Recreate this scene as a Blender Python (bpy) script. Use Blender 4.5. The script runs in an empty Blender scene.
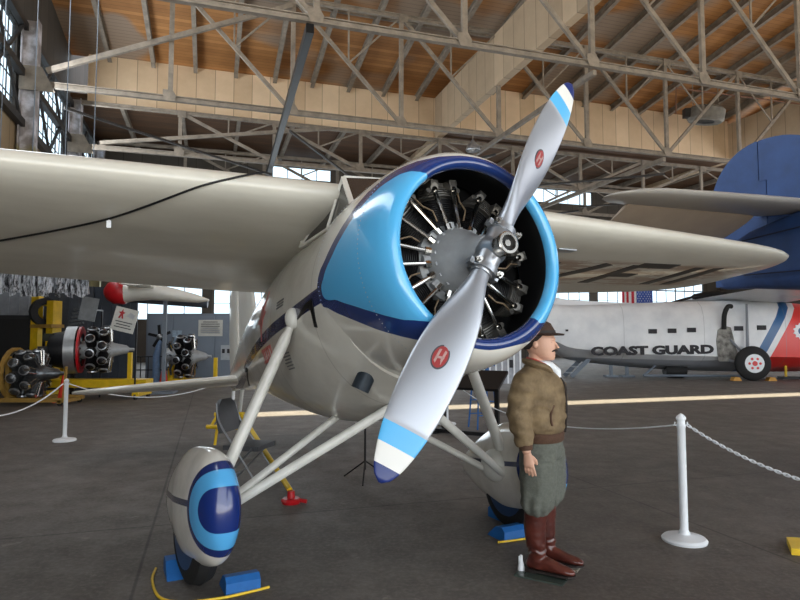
import bpy, bmesh, math, random
from math import sin, cos, pi, radians, sqrt, atan2
from mathutils import Vector as V, Matrix, noise
random.seed(7)
C = bpy.context.scene.collection
# ---------------------------------------------------------------- camera, sky, sun, exposure
F, CH, PIT = 600.0, 1.65, math.atan(38/600)
cd = bpy.data.cameras.new('camera'); cam = bpy.data.objects.new('camera', cd); C.objects.link(cam)
cam.location = (0, 0, CH); cam.rotation_euler = (pi/2+PIT, 0, 0)
cd.sensor_width = 36; cd.lens = 36*F/800; cd.clip_start = .05; cd.clip_end = 400
bpy.context.scene.camera = cam
w = bpy.data.worlds.new('sky'); bpy.context.scene.world = w; w.use_nodes = True
bg = w.node_tree.nodes['Background']; bg.inputs[0].default_value = (.80, .90, 1, 1); bg.inputs[1].default_value = 1.9
UA, VA = V((.954, .301, 0)), V((-.301, .954, 0))          # hangar axes: across, along
def H(u, v, z=0): return UA*u+VA*v+V((0, 0, z))
def light(name, kind, energy, loc, direction, size=None, color=(1, 1, 1)):
    l = bpy.data.lights.new(name, kind); l.energy = energy; l.color = color
    o = bpy.data.objects.new(name, l); C.objects.link(o); o.location = loc
    o.rotation_euler = V(direction).to_track_quat('-Z', 'Y').to_euler()
    if size: l.shape = 'RECTANGLE'; l.size, l.size_y = size
    return o
sun = light('sun', 'SUN', 24, (0, 0, 60), VA*.5-V((0, 0, .866)), color=(1, .92, .70)); sun.data.angle = .009
light('door_daylight', 'AREA', 2300, H(14, -10.5, 5), VA*1-V((0, 0, .02)), (40, 9), (.93, .97, 1))
light('window_daylight', 'AREA', 2600, H(-6.3, 18, 12.2), UA*1+V((0, 0, .05)), (36, 4), (.88, .95, 1))
light('back_window_daylight', 'AREA', 1700, H(14, 43.8, 5.4), -VA*1-V((0, 0, .05)), (38, 5), (.9, .96, 1))
light('ceiling_fill', 'AREA', 1800, H(14, -9, .6), VA*1+V((0, 0, .75)), (44, 5), (1, .95, .88))  # unseen fill lamp added low by the door to brighten the ceiling
light('right_fill', 'AREA', 4200, H(44, 16, 10), -UA*1+V((0, 0, .12)), (40, 8), (.95, .97, 1))  # unseen fill lamp added at the windowless right wall to lift the roof
vs = bpy.context.scene.view_settings
vs.view_transform = 'Standard'; vs.look = 'None'; vs.gamma = 1; vs.use_curve_mapping = False; vs.exposure = 0.0
# ---------------------------------------------------------------- pixel to place
def ray(px, py):
    a, b = (px-400)/F, (300-py)/F; c, s = cos(PIT), sin(PIT)
    return V((a, c-b*s, s+b*c))
def at(px, py, Y): d = ray(px, py); return V((0, 0, CH))+d*(Y/d.y)
def ground(px, py, z=0): d = ray(px, py); return V((0, 0, CH))+d*((z-CH)/d.z)
# ---------------------------------------------------------------- materials
def lin(c):
    f = lambda x: (x/255)/12.92 if x/255 <= .04045 else (((x/255)+.055)/1.055)**2.4
    return (f(c[0]), f(c[1]), f(c[2]), 1)
def nd(nt, t, **k):
    n = nt.nodes.new(t)
    for a, b in k.items(): setattr(n, a, b)
    return n
def mth(nt, op, a, b=None, c=None):
    n = nd(nt, 'ShaderNodeMath', operation=op)
    for i, x in enumerate((a, b, c)):
        if x is None: continue
        if isinstance(x, (int, float)): n.inputs[i].default_value = x
        else: nt.links.new(x, n.inputs[i])
    return n.outputs[0]
def mixc(nt, fac, a, b):
    n = nd(nt, 'ShaderNodeMix', data_type='RGBA')
    for i, x in ((0, fac), (6, a), (7, b)):
        if isinstance(x, (int, float, tuple)): n.inputs[i].default_value = x
        else: nt.links.new(x, n.inputs[i])
    return n.outputs[2]
def base(name):
    m = bpy.data.materials.new(name); m.use_nodes = True; nt = m.node_tree
    return m, nt, nt.nodes['Principled BSDF']
def coords(nt):
    tc = nd(nt, 'ShaderNodeTexCoord'); sp = nd(nt, 'ShaderNodeSeparateXYZ'); nt.links.new(tc.outputs['Object'], sp.inputs[0])
    return tc.outputs['Object'], sp.outputs[0], sp.outputs[1], sp.outputs[2]
def noisef(nt, vec, scale, detail=4, rough=.55, stretch=None):
    if stretch:
        mp = nd(nt, 'ShaderNodeMapping'); mp.inputs['Scale'].default_value = stretch; nt.links.new(vec, mp.inputs[0]); vec = mp.outputs[0]
    n = nd(nt, 'ShaderNodeTexNoise'); n.inputs['Scale'].default_value = scale; n.inputs['Detail'].default_value = detail
    n.inputs['Roughness'].default_value = rough; nt.links.new(vec, n.inputs['Vector']); return n.outputs[0]
def step(nt, x, a, b):
    n = nd(nt, 'ShaderNodeMapRange'); n.inputs[1].default_value = a; n.inputs[2].default_value = b
    nt.links.new(x, n.inputs[0]); return n.outputs[0]
def bump(nt, p, h, strength=.3, dist=.01):
    b = nd(nt, 'ShaderNodeBump'); b.inputs['Strength'].default_value = strength; b.inputs['Distance'].default_value = dist
    nt.links.new(h, b.inputs['Height']); nt.links.new(b.outputs[0], p.inputs['Normal'])
def mat(name, col, rough=.5, metal=0., var=.25, scale=6, bmp=0, coat=0, stretch=None, col2=None, bscale=None):
    m, nt, p = base(name); vec, x, y, z = coords(nt)
    n = noisef(nt, vec, scale, 5, .6, stretch)
    f = step(nt, n, .3, .7); a = lin(col); b = lin(col2) if col2 else tuple(c*(1-var) for c in a[:3])+(1,)
    nt.links.new(mixc(nt, f, b, a), p.inputs['Base Color'])
    p.inputs['Roughness'].default_value = rough; p.inputs['Metallic'].default_value = metal
    if coat: p.inputs['Coat Weight'].default_value = coat; p.inputs['Coat Roughness'].default_value = .08
    if bmp: bump(nt, p, noisef(nt, vec, bscale or scale*3, 5, .6, stretch), bmp, .01)
    return m
# paints
MW = mat('white_paint', (222, 220, 212), .28, 0, .10, 3, 0, .3)
MS = mat('strut_paint', (214, 214, 208), .35, 0, .12, 8)
NAVY, SKY, WHT = (27, 52, 112), (84, 176, 230), (220, 219, 212)
MSTEEL = mat('truss_steel', (150, 138, 124), .65, .0, .45, 2.5, .2)
MDSTEEL = mat('dark_steel', (58, 54, 52), .6, .2, .4, 3)
MBLACK = mat('black_metal', (20, 20, 22), .5, .3, .3, 8)
MALU = mat('aluminium', (180, 184, 190), .32, .75, .15, 9)
MGREYC = mat('crankcase_grey', (166, 170, 174), .45, .15, .2, 12)
MCHROME = mat('polished_steel', (205, 203, 198), .18, 1, .1, 10)
MRUB = mat('rubber', (24, 24, 25), .75, 0, .3, 20, .2)
MYEL = mat('yellow_paint', (236, 196, 30), .45, 0, .25, 4)
MRED = mat('red_paint', (190, 26, 34), .35, 0, .2, 5)
MBLUE = mat('blue_paint', (30, 104, 178), .5, 0, .25, 8)
MNAVY = mat('navy_paint', NAVY, .3, 0, .15, 5, 0, .3)
MDBLUE = mat('sea_blue_paint', (48, 82, 142), .55, 0, .3, 3, .15)
MGREY = mat('grey_paint', (112, 122, 134), .55, 0, .12, 1.5)
MWHITEP = mat('white_plastic', (232, 236, 240), .4, 0, .05, 10)
MGLASSD = mat('dark_glazing', (26, 27, 30), .08, 0, .1, 3)
MORANGE = mat('orange_plastic', (226, 62, 36), .5, 0, .1, 8)
MWOOD = mat('wood_board', (150, 118, 70), .7, 0, .35, 3, .2, stretch=(1, 1, 8))
MPAPER = mat('sign_paper', (196, 196, 190), .7, 0, .15, 14)
MINK = mat('sign_ink', (40, 40, 46), .7, 0, .1, 8)
MSIGNRED = mat('sign_red', (178, 40, 46), .6, 0, .2, 8)
# ---------------------------------------------------------------- mesh builder
class MB:
    def __init__(s): s.v = []; s.f = []; s.m = []; s.k = 0
    def add(s, vs, fs, k=None):
        n = len(s.v); s.v += [V(p) for p in vs]; s.f += [tuple(i+n for i in f) for f in fs]; s.m += [s.k if k is None else k]*len(fs); return s
    def box(s, c, d, R=None, k=None):
        c = V(c); q = [V((a*d[0]/2, b*d[1]/2, e*d[2]/2)) for a in (-1, 1) for b in (-1, 1) for e in (-1, 1)]
        if R is not None: q = [R @ p for p in q]
        return s.add([c+p for p in q], [(0, 1, 3, 2), (4, 6, 7, 5), (0, 4, 5, 1), (2, 3, 7, 6), (0, 2, 6, 4), (1, 5, 7, 3)], k)
    def beam(s, a, b, w, h, k=None, up=(0, 0, 1)):
        a, b = V(a), V(b); x = (b-a); L = x.length; x.normalize(); y = V(up).cross(x)
        if y.length < 1e-4: y = V((1, 0, 0)).cross(x)
        y.normalize(); z = x.cross(y); R = Matrix((x, y, z)).transposed()
        return s.box((a+b)/2, (L, w, h), R, k)
    def ibeam(s, a, b, w, h, t=.04, up=(0, 0, 1)):
        a, b = V(a), V(b); x = (b-a).normalized(); y = V(up).cross(x)
        if y.length < 1e-4: y = V((1, 0, 0)).cross(x)
        y.normalize(); z = x.cross(y)
        s.beam(a+z*(h/2-t/2), b+z*(h/2-t/2), w, t, up=up); s.beam(a-z*(h/2-t/2), b-z*(h/2-t/2), w, t, up=up); s.beam(a, b, t, h-2*t, up=up); return s
    def rings(s, R, cap=True, closed=True, k=None):
        n = len(R[0]); vs = [p for r in R for p in r]; fs = []
        for i in range(len(R)-1):
            for j in range(n if closed else n-1):
                fs.append((i*n+j, i*n+(j+1) % n, (i+1)*n+(j+1) % n, (i+1)*n+j))
        if cap: fs.append(tuple(range(n-1, -1, -1))); fs.append(tuple((len(R)-1)*n+j for j in range(n)))
        return s.add(vs, fs, k)
    def tube(s, pts, r, n=10, k=None, cap=True, flat=1.0, upv=None):
        pts = [V(p) for p in pts]; rr = r if isinstance(r, (list, tuple)) else [r]*len(pts); R = []; y0 = None
        for i, p in enumerate(pts):
            t = (pts[min(i+1, len(pts)-1)]-pts[max(i-1, 0)]).normalized()
            if y0 is None:
                y0 = V(upv).cross(t) if upv else (V((0, 0, 1)) if abs(t.z) < .9 else V((1, 0, 0))).cross(t)
            y = (y0-t*y0.dot(t)).normalized(); y0 = y; z = t.cross(y)
            R.append([p+y*cos(2*pi*j/n)*rr[i]*flat+z*sin(2*pi*j/n)*rr[i] for j in range(n)])
        return s.rings(R, cap, True, k)
    def lathe(s, prof, o=(0, 0, 0), ax=(0, 0, 1), n=24, cap=True, k=None):
        o = V(o); a = V(ax).normalized(); y = (V((0, 0, 1)) if abs(a.z) < .9 else V((1, 0, 0))).cross(a).normalized(); z = a.cross(y)
        return s.rings([[o+a*h+y*cos(2*pi*j/n)*r+z*sin(2*pi*j/n)*r for j in range(n)] for h, r in prof], cap, True, k)
    def prism(s, poly, o, x, y, t, k=None):
        o, x, y = V(o), V(x), V(y); nn = x.cross(y).normalized()*t; n = len(poly)
        a = [o+x*p[0]+y*p[1]-nn/2 for p in poly]; b = [p+nn for p in a]
        return s.add(a+b, [tuple(range(n-1, -1, -1)), tuple(range(n, 2*n))]+[(i, (i+1) % n, n+(i+1) % n, n+i) for i in range(n)], k)
    def sphere(s, c, r, n=16, k=None, sc=(1, 1, 1)):
        c = V(c); m = n//2; R = []
        for i in range(m+1):
            t = pi*i/m; rr = max(sin(t), .002); R.append([c+V((cos(2*pi*j/n)*rr*r*sc[0], sin(2*pi*j/n)*rr*r*sc[1], -cos(t)*r*sc[2])) for j in range(n)])
        return s.rings(R, True, True, k)
    def mesh(s, name):
        me = bpy.data.meshes.new(name); me.from_pydata(s.v, [], s.f); me.polygons.foreach_set('material_index', s.m)
        bm = bmesh.new(); bm.from_mesh(me); bmesh.ops.recalc_face_normals(bm, faces=bm.faces); bm.to_mesh(me); bm.free(); return me
    def build(s, name, mats, parent=None, smooth=35, loc=None):
        me = s.mesh(name)
        for m in (mats if isinstance(mats, (list, tuple)) else [mats]): me.materials.append(m)
        if smooth:
            me.shade_smooth(); me.set_sharp_from_angle(angle=radians(smooth))
        o = bpy.data.objects.new(name, me); C.objects.link(o)
        if parent: o.parent = parent
        if loc is not None: o.location = loc
        return o
def tag(o, label, cat, group=None, kind=None):
    o['label'] = label; o['category'] = cat
    if group: o['group'] = group
    if kind: o['kind'] = kind
    return o
def struct(o): o['kind'] = 'structure'; return o
def thing(name, label, cat, loc=(0, 0, 0), rz=0, group=None, R=None):
    o = bpy.data.objects.new(name, None); C.objects.link(o); o.location = loc; o.empty_display_size = .1
    o.rotation_euler = R.to_euler() if R is not None else (0, 0, rz)
    return tag(o, label, cat, group)
def solo(mb, name, label, cat, mats, loc=(0, 0, 0), rz=0, group=None, smooth=35):
    o = mb.build(name, mats, None, smooth); o.location = loc; o.rotation_euler = (0, 0, rz); return tag(o, label, cat, group)
def dup(o, parent=None):
    c = o.copy(); C.objects.link(c)
    if parent: c.parent = parent
    for ch in [x for x in bpy.data.objects if x.parent == o]: dup(ch, c)
    return c
def text(body, size, depth=.01, bold=.0, sx=1.0, align='CENTER'):
    cu = bpy.data.curves.new('t', 'FONT'); cu.body = body; cu.size = size; cu.extrude = depth/2; cu.offset = bold; cu.align_x = align; cu.align_y = 'CENTER'
    cu.resolution_u = 3
    o = bpy.data.objects.new('t', cu); C.objects.link(o)
    dg = bpy.context.evaluated_depsgraph_get(); me = bpy.data.meshes.new_from_object(o.evaluated_get(dg))
    bpy.data.objects.remove(o); bpy.data.curves.remove(cu)
    for v in me.vertices: v.co.x *= sx
    return me
def putmesh(me, name, m, parent, M):
    me.materials.clear(); me.materials.append(m); me.name = name
    o = bpy.data.objects.new(name, me); C.objects.link(o); o.parent = parent; me.transform(M); return o
def frame(o, x, y):           # matrix with columns x, y, x cross y at o
    x = V(x).normalized(); y = V(y); y = (y-x*y.dot(x)).normalized(); z = x.cross(y)
    M = Matrix((x, y, z)).transposed().to_4x4(); M.translation = V(o); return M
def evalmods(o, mods):
    for t, kw in mods:
        m = o.modifiers.new(t, t)
        for a, b in kw.items(): setattr(m, a, b)
    dg = bpy.context.evaluated_depsgraph_get(); dg.update()
    me = bpy.data.meshes.new_from_object(o.evaluated_get(dg)); o.modifiers.clear(); old = o.data; nm = old.name; o.data = me; bpy.data.meshes.remove(old); me.name = nm
    me.shade_smooth(); return o
# ---------------------------------------------------------------- hangar shell
HU0, HU1, HV0, HV1 = -7.7, 46, -12, 45
def roofz(v): return 17.3+.14*(36-v)
m, nt, p = base('hangar_floor'); vec, x, y, z = coords(nt)
uu = mth(nt, 'ADD', mth(nt, 'MULTIPLY', x, .954), mth(nt, 'MULTIPLY', y, .301)); vv = mth(nt, 'SUBTRACT', mth(nt, 'MULTIPLY', y, .954), mth(nt, 'MULTIPLY', x, .301))
def joint(a, off):
    q = mth(nt, 'ABSOLUTE', mth(nt, 'SUBTRACT', mth(nt, 'FRACT', mth(nt, 'DIVIDE', mth(nt, 'ADD', a, off), 4.6)), .5)); return step(nt, q, .0035, .0012)
big = step(nt, noisef(nt, vec, .45, 6, .62), .3, .72); fine = noisef(nt, vec, 26, 5, .7); med = noisef(nt, vec, 2.6, 7, .68)
c1 = mixc(nt, big, lin((74, 69, 65)), lin((112, 105, 98))); c1 = mixc(nt, step(nt, med, .38, .66), c1, lin((82, 77, 72)))
c1 = mixc(nt, mth(nt, 'MULTIPLY', step(nt, fine, .45, .72), .6), c1, lin((124, 118, 112)))
c1 = mixc(nt, mth(nt, 'MULTIPLY', step(nt, noisef(nt, vec, 4, 5, .7), .63, .70), .5), c1, lin((142, 136, 128)))
jj = mth(nt, 'MAXIMUM', joint(uu, 2.75), joint(vv, 1.1))
nt.links.new(mixc(nt, mth(nt, 'MULTIPLY', jj, .6), c1, lin((34, 32, 31))), p.inputs['Base Color'])
nt.links.new(step(nt, med, -.7, 1.1), p.inputs['Roughness'])
p.inputs['Roughness'].default_value = .5; bump(nt, p, fine, .25, .004)
MFLOOR = m
fl = MB(); q = [H(HU0, HV0), H(HU1, HV0), H(HU1, HV1), H(HU0, HV1)]
fl.add(q+[a-V((0, 0, .3)) for a in q], [(0, 1, 2, 3), (7, 6, 5, 4), (0, 4, 5, 1), (1, 5, 6, 2), (2, 6, 7, 3), (3, 7, 4, 0)])
struct(fl.build('floor', MFLOOR, smooth=0))
hbox_ = MB().box((19, HV0-20.1, -.15), (90, 40, .3)); ap = hbox_.build('floor_apron_unseen_bounce', mat('unseen_apron_pale', (196, 190, 178), .9, 0, .15, .5), None, 0); ap.rotation_euler = Matrix((UA, VA, V((0, 0, 1)))).transposed().to_euler(); struct(ap)  # unseen apron, made pale to bounce sunlight up to the ceiling
def planks(name, c1, c2, axis, pitch, rough=.75, bmp=.3, gap=.05, c3=None):
    m, nt, p = base(name); tc = nd(nt, 'ShaderNodeTexCoord'); sp = nd(nt, 'ShaderNodeSeparateXYZ'); nt.links.new(tc.outputs['Object'], sp.inputs[0])
    a = mth(nt, 'DIVIDE', sp.outputs[axis], pitch); fr = mth(nt, 'FRACT', a); fl_ = mth(nt, 'FLOOR', a)
    wn = nd(nt, 'ShaderNodeTexWhiteNoise', noise_dimensions='1D'); nt.links.new(fl_, wn.inputs['W'])
    n = noisef(nt, tc.outputs['Object'], .8, 6, .65)
    f = mth(nt, 'ADD', mth(nt, 'MULTIPLY', wn.outputs[0], .45), mth(nt, 'MULTIPLY', n, .6))
    col = mixc(nt, step(nt, f, .2, .8), lin(c1), lin(c2))
    if c3: col = mixc(nt, step(nt, noisef(nt, tc.outputs['Object'], .16, 2), .52, .58), col, lin(c3))
    gp = step(nt, mth(nt, 'ABSOLUTE', mth(nt, 'SUBTRACT', fr, .5)), .5-gap, .5)
    nt.links.new(mixc(nt, mth(nt, 'MULTIPLY', gp, .75), col, lin((34, 24, 18))), p.inputs['Base Color'])
    p.inputs['Roughness'].default_value = rough; return m
MROOF = planks('roof_boards', (136, 90, 46), (180, 126, 72), 1, .28, c3=(142, 122, 104))
MROOFD = planks('low_roof_boards', (72, 48, 28), (100, 68, 40), 1, .28)
MFASC = planks('fascia_boards', (190, 162, 130), (226, 200, 168), 0, 1.05, gap=.025)
MWALL = planks('wall_boards', (70, 64, 58), (98, 90, 80), 0, 1.2, gap=.03)
MWALLT = planks('tan_wall_boards', (140, 118, 88), (166, 144, 112), 0, 1.2, gap=.03)
HR = Matrix((UA, VA, V((0, 0, 1)))).transposed()
def hbox(name, u0, u1, v0, v1, z0, z1, m, st=True, parent=None):      # box in hangar frame, mesh kept in hangar axes
    o = MB().box(((u0+u1)/2, (v0+v1)/2, (z0+z1)/2), (u1-u0, v1-v0, z1-z0)).build(name, m, parent, 0)
    if parent is None: o.rotation_euler = HR.to_euler()
    return struct(o) if st else o
HE = HR.to_euler()
def hang(mb, name, m, smooth=0):
    o = mb.build(name, m, None, smooth); o.rotation_euler = HE; return o
# high roof in two runs with an unseen slot added between them to shape the floor's sun strip, low roof behind the fascia
def slab(mb, v0, v1, z0, z1, u0=HU0, u1=HU1, t=.25):
    q = [(u0, v0, z0), (u1, v0, z0), (u1, v1, z1), (u0, v1, z1)]
    mb.add(q+[(a, b, c+t) for a, b, c in q], [(0, 1, 2, 3), (7, 6, 5, 4), (0, 4, 5, 1), (1, 5, 6, 2), (2, 6, 7, 3), (3, 7, 4, 0)])
SL = 0.0
r = MB(); slab(r, HV0, SL, roofz(HV0), roofz(SL)); slab(r, SL+1.0, 36.2, roofz(SL+1.0), roofz(36.2)); slab(r, SL, SL+1.0, roofz(SL), roofz(SL+1.0), HU0, .2); struct(hang(r, 'ceiling', MROOF))
r = MB(); slab(r, 36.2, HV1, 14.9, 14.9); slab(r, 34.3, 36.2, 14.62, 14.62, 13.9, HU1); struct(hang(r, 'ceiling', MROOFD))
# raised-roof fascias
def trim(n, *a): hbox('trim_%d' % n, *a, MFASC)
trim(1, -6.7, 13.7, 35.9, 36.2, 14.5, 17.45)
trim(2, 14.1, 36, 34.0, 34.3, 14.5, 17.7)
MFASCV = planks('fascia_boards_along', (172, 150, 124), (208, 184, 154), 1, 1.05, gap=.025)
hbox('trim_3', 13.7, 14.1, 12, 45, 14.6, 17.3, MFASCV); hbox('trim_4', 36, 36.4, 12, 45, 14.6, 17.3, MFASCV)
# rafters
k = MB()
for i in range(24):
    u = -5.6+i*2.25
    if abs(u-13.9) < .7: continue
    k.ibeam((u, 1.5, roofz(1.5)-.22), (u, 35.8, roofz(35.8)-.22), .22, .38)
for v in (8, 15, 22, 29): k.beam((HU0, v, roofz(v)-.1), (HU1, v, roofz(v)-.1), .1, .16)
for u in [-5+3.2*i for i in range(15)]: k.beam((u, 36.3, 14.7), (u, 44.8, 14.7), .2, .35)
struct(hang(k, 'trim_5', MSTEEL))
# walls
def wallu(name, u, v0, v1, holes, zt, m, mats2=None):
    mb = MB(); zs = sorted({0, zt}|{h[2] for h in holes}|{h[3] for h in holes}); vsn = sorted({v0, v1}|{h[0] for h in holes}|{h[1] for h in holes})
    return mb, zs, vsn
def wall_with_holes(name, fixed, a0, a1, holes, zt, m, along):
    mb = MB(); zs = sorted({0, zt, 8.7}|{h[2] for h in holes}|{h[3] for h in holes}); an = sorted({a0, a1}|{h[0] for h in holes}|{h[1] for h in holes})
    for i in range(len(an)-1):
        for j in range(len(zs)-1):
            ca, cz = (an[i]+an[i+1])/2, (zs[j]+zs[j+1])/2
            if any(h[0] < ca < h[1] and h[2] < cz < h[3] for h in holes): continue
            da, dz = an[i+1]-an[i], zs[j+1]-zs[j]
            if along: mb.box((fixed, ca, cz), (.2, da, dz), k=1 if cz > 8 and cz < 11 and len(m) > 1 else 0)
            else: mb.box((ca, fixed, cz), (da, .2, dz))
    return struct(hang(mb, name, m))
MWALLV = planks('wall_boards_left', (64, 60, 56), (88, 82, 76), 1, 1.2, gap=.03)
MWALLTV = planks('tan_wall_boards_left', (140, 118, 88), (166, 144, 112), 1, 1.2, gap=.03)
bays = [(a+.35, a+8.15) for a in (10.2, 18.7, 27.2, 35.7)]
lh = [(a, b, 10.4, 14.2) for a, b in bays]+[(1.8, 9.9, 10.4, 14.2)]
wall_with_holes('wall_left', HU0, HV0, HV1, lh, 23.9, [MWALLV, MWALLTV], True)
bh = [(-6.6, -.6, 2.9, 6.6), (.2, 12.4, 2.9, 6.6), (13.8, 22.4, 2.9, 7), (23.2, 31.6, 2.9, 7), (32.4, 44, 2.9, 7), (4.2, 8.6, 13.6, 14.5), (15, 19.6, 13.3, 14.5), (26, 32, 13.3, 14.5)]
wall_with_holes('wall_back', HV1, HU0, HU1, bh, 17.5, [MWALL], False)
hbox('wall_right', HU1, HU1+.2, HV0, HV1, 0, 23.9, MWALL)
hbox('wall_front_unseen', HU0, HU1, HV0-.2, HV0, 9.5, 24.1, MWALL)  # unseen wall above the door, put in to hold the sun back
MMUNT = mat('window_steel', (74, 74, 78), .6, .1, .3, 4)
m, nt, p = base('old_window_glass'); p.inputs['Transmission Weight'].default_value = 1; p.inputs['Roughness'].default_value = .12; p.inputs['IOR'].default_value = 1.02
p.inputs['Base Color'].default_value = (.86, .95, .98, 1); MPANE = m
wn = 0
for along, fixed, holes in ((True, HU0, lh), (False, HV1, bh)):
    for a, b, z0, z1 in holes:
        wn += 1; mb = MB()
        def P(t, z): return (fixed, t, z) if along else (t, fixed, z)
        n = max(2, round((b-a)/(.8 if along else 1.1))); nz = 5 if along else max(1, round((z1-z0)/1.1))
        for i in range(n+1):
            t = a+(b-a)*i/n; mb.beam(P(t, z0), P(t, z1), .035 if i % 4 else .10, .05)
        for j in range(nz+1): z = z0+(z1-z0)*j/nz; mb.beam(P(a, z), P(b, z), .05, .03 if j % 3 else .1)
        fo = struct(hang(mb, 'window_%d' % wn, MMUNT))
        g = MB(); g.box(P((a+b)/2, (z0+z1)/2), ((.015, b-a, z1-z0) if along else (b-a, .015, z1-z0))); g.build('pane', MPANE, fo, 0)
# left wall girts and the steel columns standing against it
g = MB()
for z in (10.3, 12.3, 14.3): g.beam((HU0+.28, 2, z), (HU0+.28, 44, z), .25, .3)
for v in (10.2, 18.7, 27.2, 35.7):
    for s in (0, 1): g.beam((HU0+.3, v+.3, 10.4 if s else 14.3), (HU0+.3, v+4.2, 14.3 if s else 10.4), .1, .12); g.beam((HU0+.3, v+8.2, 10.4 if s else 14.3), (HU0+.3, v+4.2, 14.3 if s else 10.4), .1, .12)
struct(hang(g, 'trim_6', MDSTEEL))
m, nt, p = base('column_paint'); vec, x, y, z = coords(nt)
f = step(nt, mth(nt, 'ADD', z, mth(nt, 'MULTIPLY', noisef(nt, vec, 1.5), .8)), 9.6, 9.8)
nt.links.new(mixc(nt, f, lin((150, 142, 104)), mixc(nt, step(nt, noisef(nt, vec, 1.2), .45, .6), lin((150, 144, 144)), lin((218, 216, 224)))), p.inputs['Base Color']); p.inputs['Roughness'].default_value = .6; MCOL = m
nth = ['nearest riveted steel column by the left windows', 'second steel column along the left window wall', 'third steel column along the left window wall', 'farthest steel column by the left window wall']
for i, v in enumerate((18.7, 27.2, 35.7, 43)):
    t = thing('steel_column', nth[i], 'column', H(-7.2, v), atan2(UA.y, UA.x), 'steel columns of the left wall')
    MB().ibeam((0, 0, 0), (0, 0, 14.6), .55, .6, .05, up=(1, 0, 0)).build('column_shaft', MCOL, t, 0)
    MB().prism([(-.4, 0), (.9, 0), (.4, 1.0), (-.4, 1.0)], (0.1, -.3, 11.6), (1, 0, 0), (0, 0, 1), .03).build('gusset_plate', MSTEEL, t, 0)
# ---------------------------------------------------------------- roof trusses
NU = [-1.85+5.25*i for i in range(0, 10)]
def truss(v, label, zb=12.0, zt=17.4, u0=-6.9, u1=45.5, du=0, mid=5):
    t = thing('roof_truss', label, 'truss', H(u0, v), atan2(UA.y, UA.x), 'parallel steel roof trusses')
    L = u1-u0; nodes = [n+du-u0 for n in NU if n+du < u1-.2]
    MB().ibeam((0, 0, zb), (L, 0, zb), .2, .24, .04).build('bottom_chord', MSTEEL, t, 0)
    MB().ibeam((0, 0, zt), (L, 0, zt), .18, .22, .04).build('top_chord', MSTEEL, t, 0)
    gp = MB(); sub = MB()
    for i, n in enumerate(nodes):
        MB().beam((n, 0, zb), (n, 0, zt), .15, .2).build('vertical_post', MSTEEL, t, 0)
        MB().prism([(-.2, -.14), (.2, -.14), (.24, .12), (.1, .34), (-.3, .34), (-.3, .1)], (n, -.12, zb), (1, 0, 0), (0, 0, 1), .02).build('gusset_plate', MSTEEL, t, 0); MB().prism([(-.15, -.3), (.3, -.3), (.3, .1), (-.15, .1)], (n, -.12, zt), (1, 0, 0), (0, 0, 1), .02).build('gusset_plate', MSTEEL, t, 0)
        if i+1 < len(nodes):
            m_ = nodes[i+1]; a, b = (((n, 0, zt), (m_, 0, zb)) if i < mid else ((n, 0, zb), (m_, 0, zt)))
            MB().beam(a, b, .12, .17).build('diagonal_brace', MSTEEL, t, 0)
            c = (V(a)+V(b))/2; MB().beam(c, (c.x, 0, zt), .06, .08).build('sub_strut', MSTEEL, t, 0)
            e = (m_, 0, zt) if i < mid else (n, 0, zt); MB().beam(c, e, .06, .08).build('sub_strut', MSTEEL, t, 0)
    pass
    return t
truss(18.9, 'nearest steel roof truss, crossing the very top of the photo', du=-.3)
t2 = truss(27.2, 'second steel roof truss, in front of the pale board fascia')
truss(35.5, 'third steel roof truss, directly below the pale board fascia', 12, 14.4)
truss(42.6, 'rearmost steel roof truss near the back wall', 12, 14.5)
# knee bars rising from the columns, longitudinal bracing
def bar(name, a, b, r, label, m=MSTEEL, cat='brace', box=True):
    a, b = V(a), V(b); mb = MB(); mb.beam(V((0, 0, 0)), b-a, r, r*1.2) if box else mb.tube([V((0, 0, 0)), b-a], r, 8)
    return solo(mb, name, label, cat, m, a, 0, None, 0 if box else 35)
bar('brace_rod', H(-6.5, 26.75, 12.4), H(3.3, 26.9, 16.9), .17, 'thin pale brace rising from the second left column over the truss')
bar('brace_rod', H(-5.9, 35.3, 12.2), H(6.5, 35.3, 14.3), .16, 'thin pale brace rising from the third left column')
bar('longitudinal_beam', H(2.9, 18.9, 11.7), H(3.3, 42.5, 11.7), .26, 'black beam running back between the trusses above the wing', MBLACK, 'beam')
bar('longitudinal_beam', H(13.7, 18.9, 11.7), H(13.7, 42.5, 11.7), .16, 'grey beam between trusses above the engine cowling', MSTEEL, 'beam')
bar('longitudinal_beam', H(24.2, 27.2, 11.7), H(24.2, 42.5, 11.7), .2, 'grey beam between trusses right of the upper propeller tip', MSTEEL, 'beam')
for i, (u0, v0, u1, v1) in enumerate(((-6.0, 27.6, 3.3, 35.5), (3.3, 27.2, 8.6, 35.5), (13.7, 27.2, 8.6, 35.5), (13.7, 35.5, 24.2, 27.2), (24.2, 35.5, 34.7, 27.2), (3.3, 42.5, 8.6, 35.5), (19, 42.5, 24.2, 35.5), (-1.8, 42.5, -6.0, 35.9))):
    bar('wind_brace', H(u0, v0, 11.25-.13*i), H(u1, v1, 11.25-.13*i), .09, 'thin diagonal wind brace lying level between the %s trusses, %s' % (('second and third', 'second and third', 'second and third', 'second and third', 'second and third', 'rear', 'rear', 'rear')[i], ('by the left columns', 'left of the cowling', 'above the cowling', 'above the propeller tip', 'above the blue fin', 'left of the cowling', 'right of the propeller', 'by the left columns')[i]), MDSTEEL)
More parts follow.
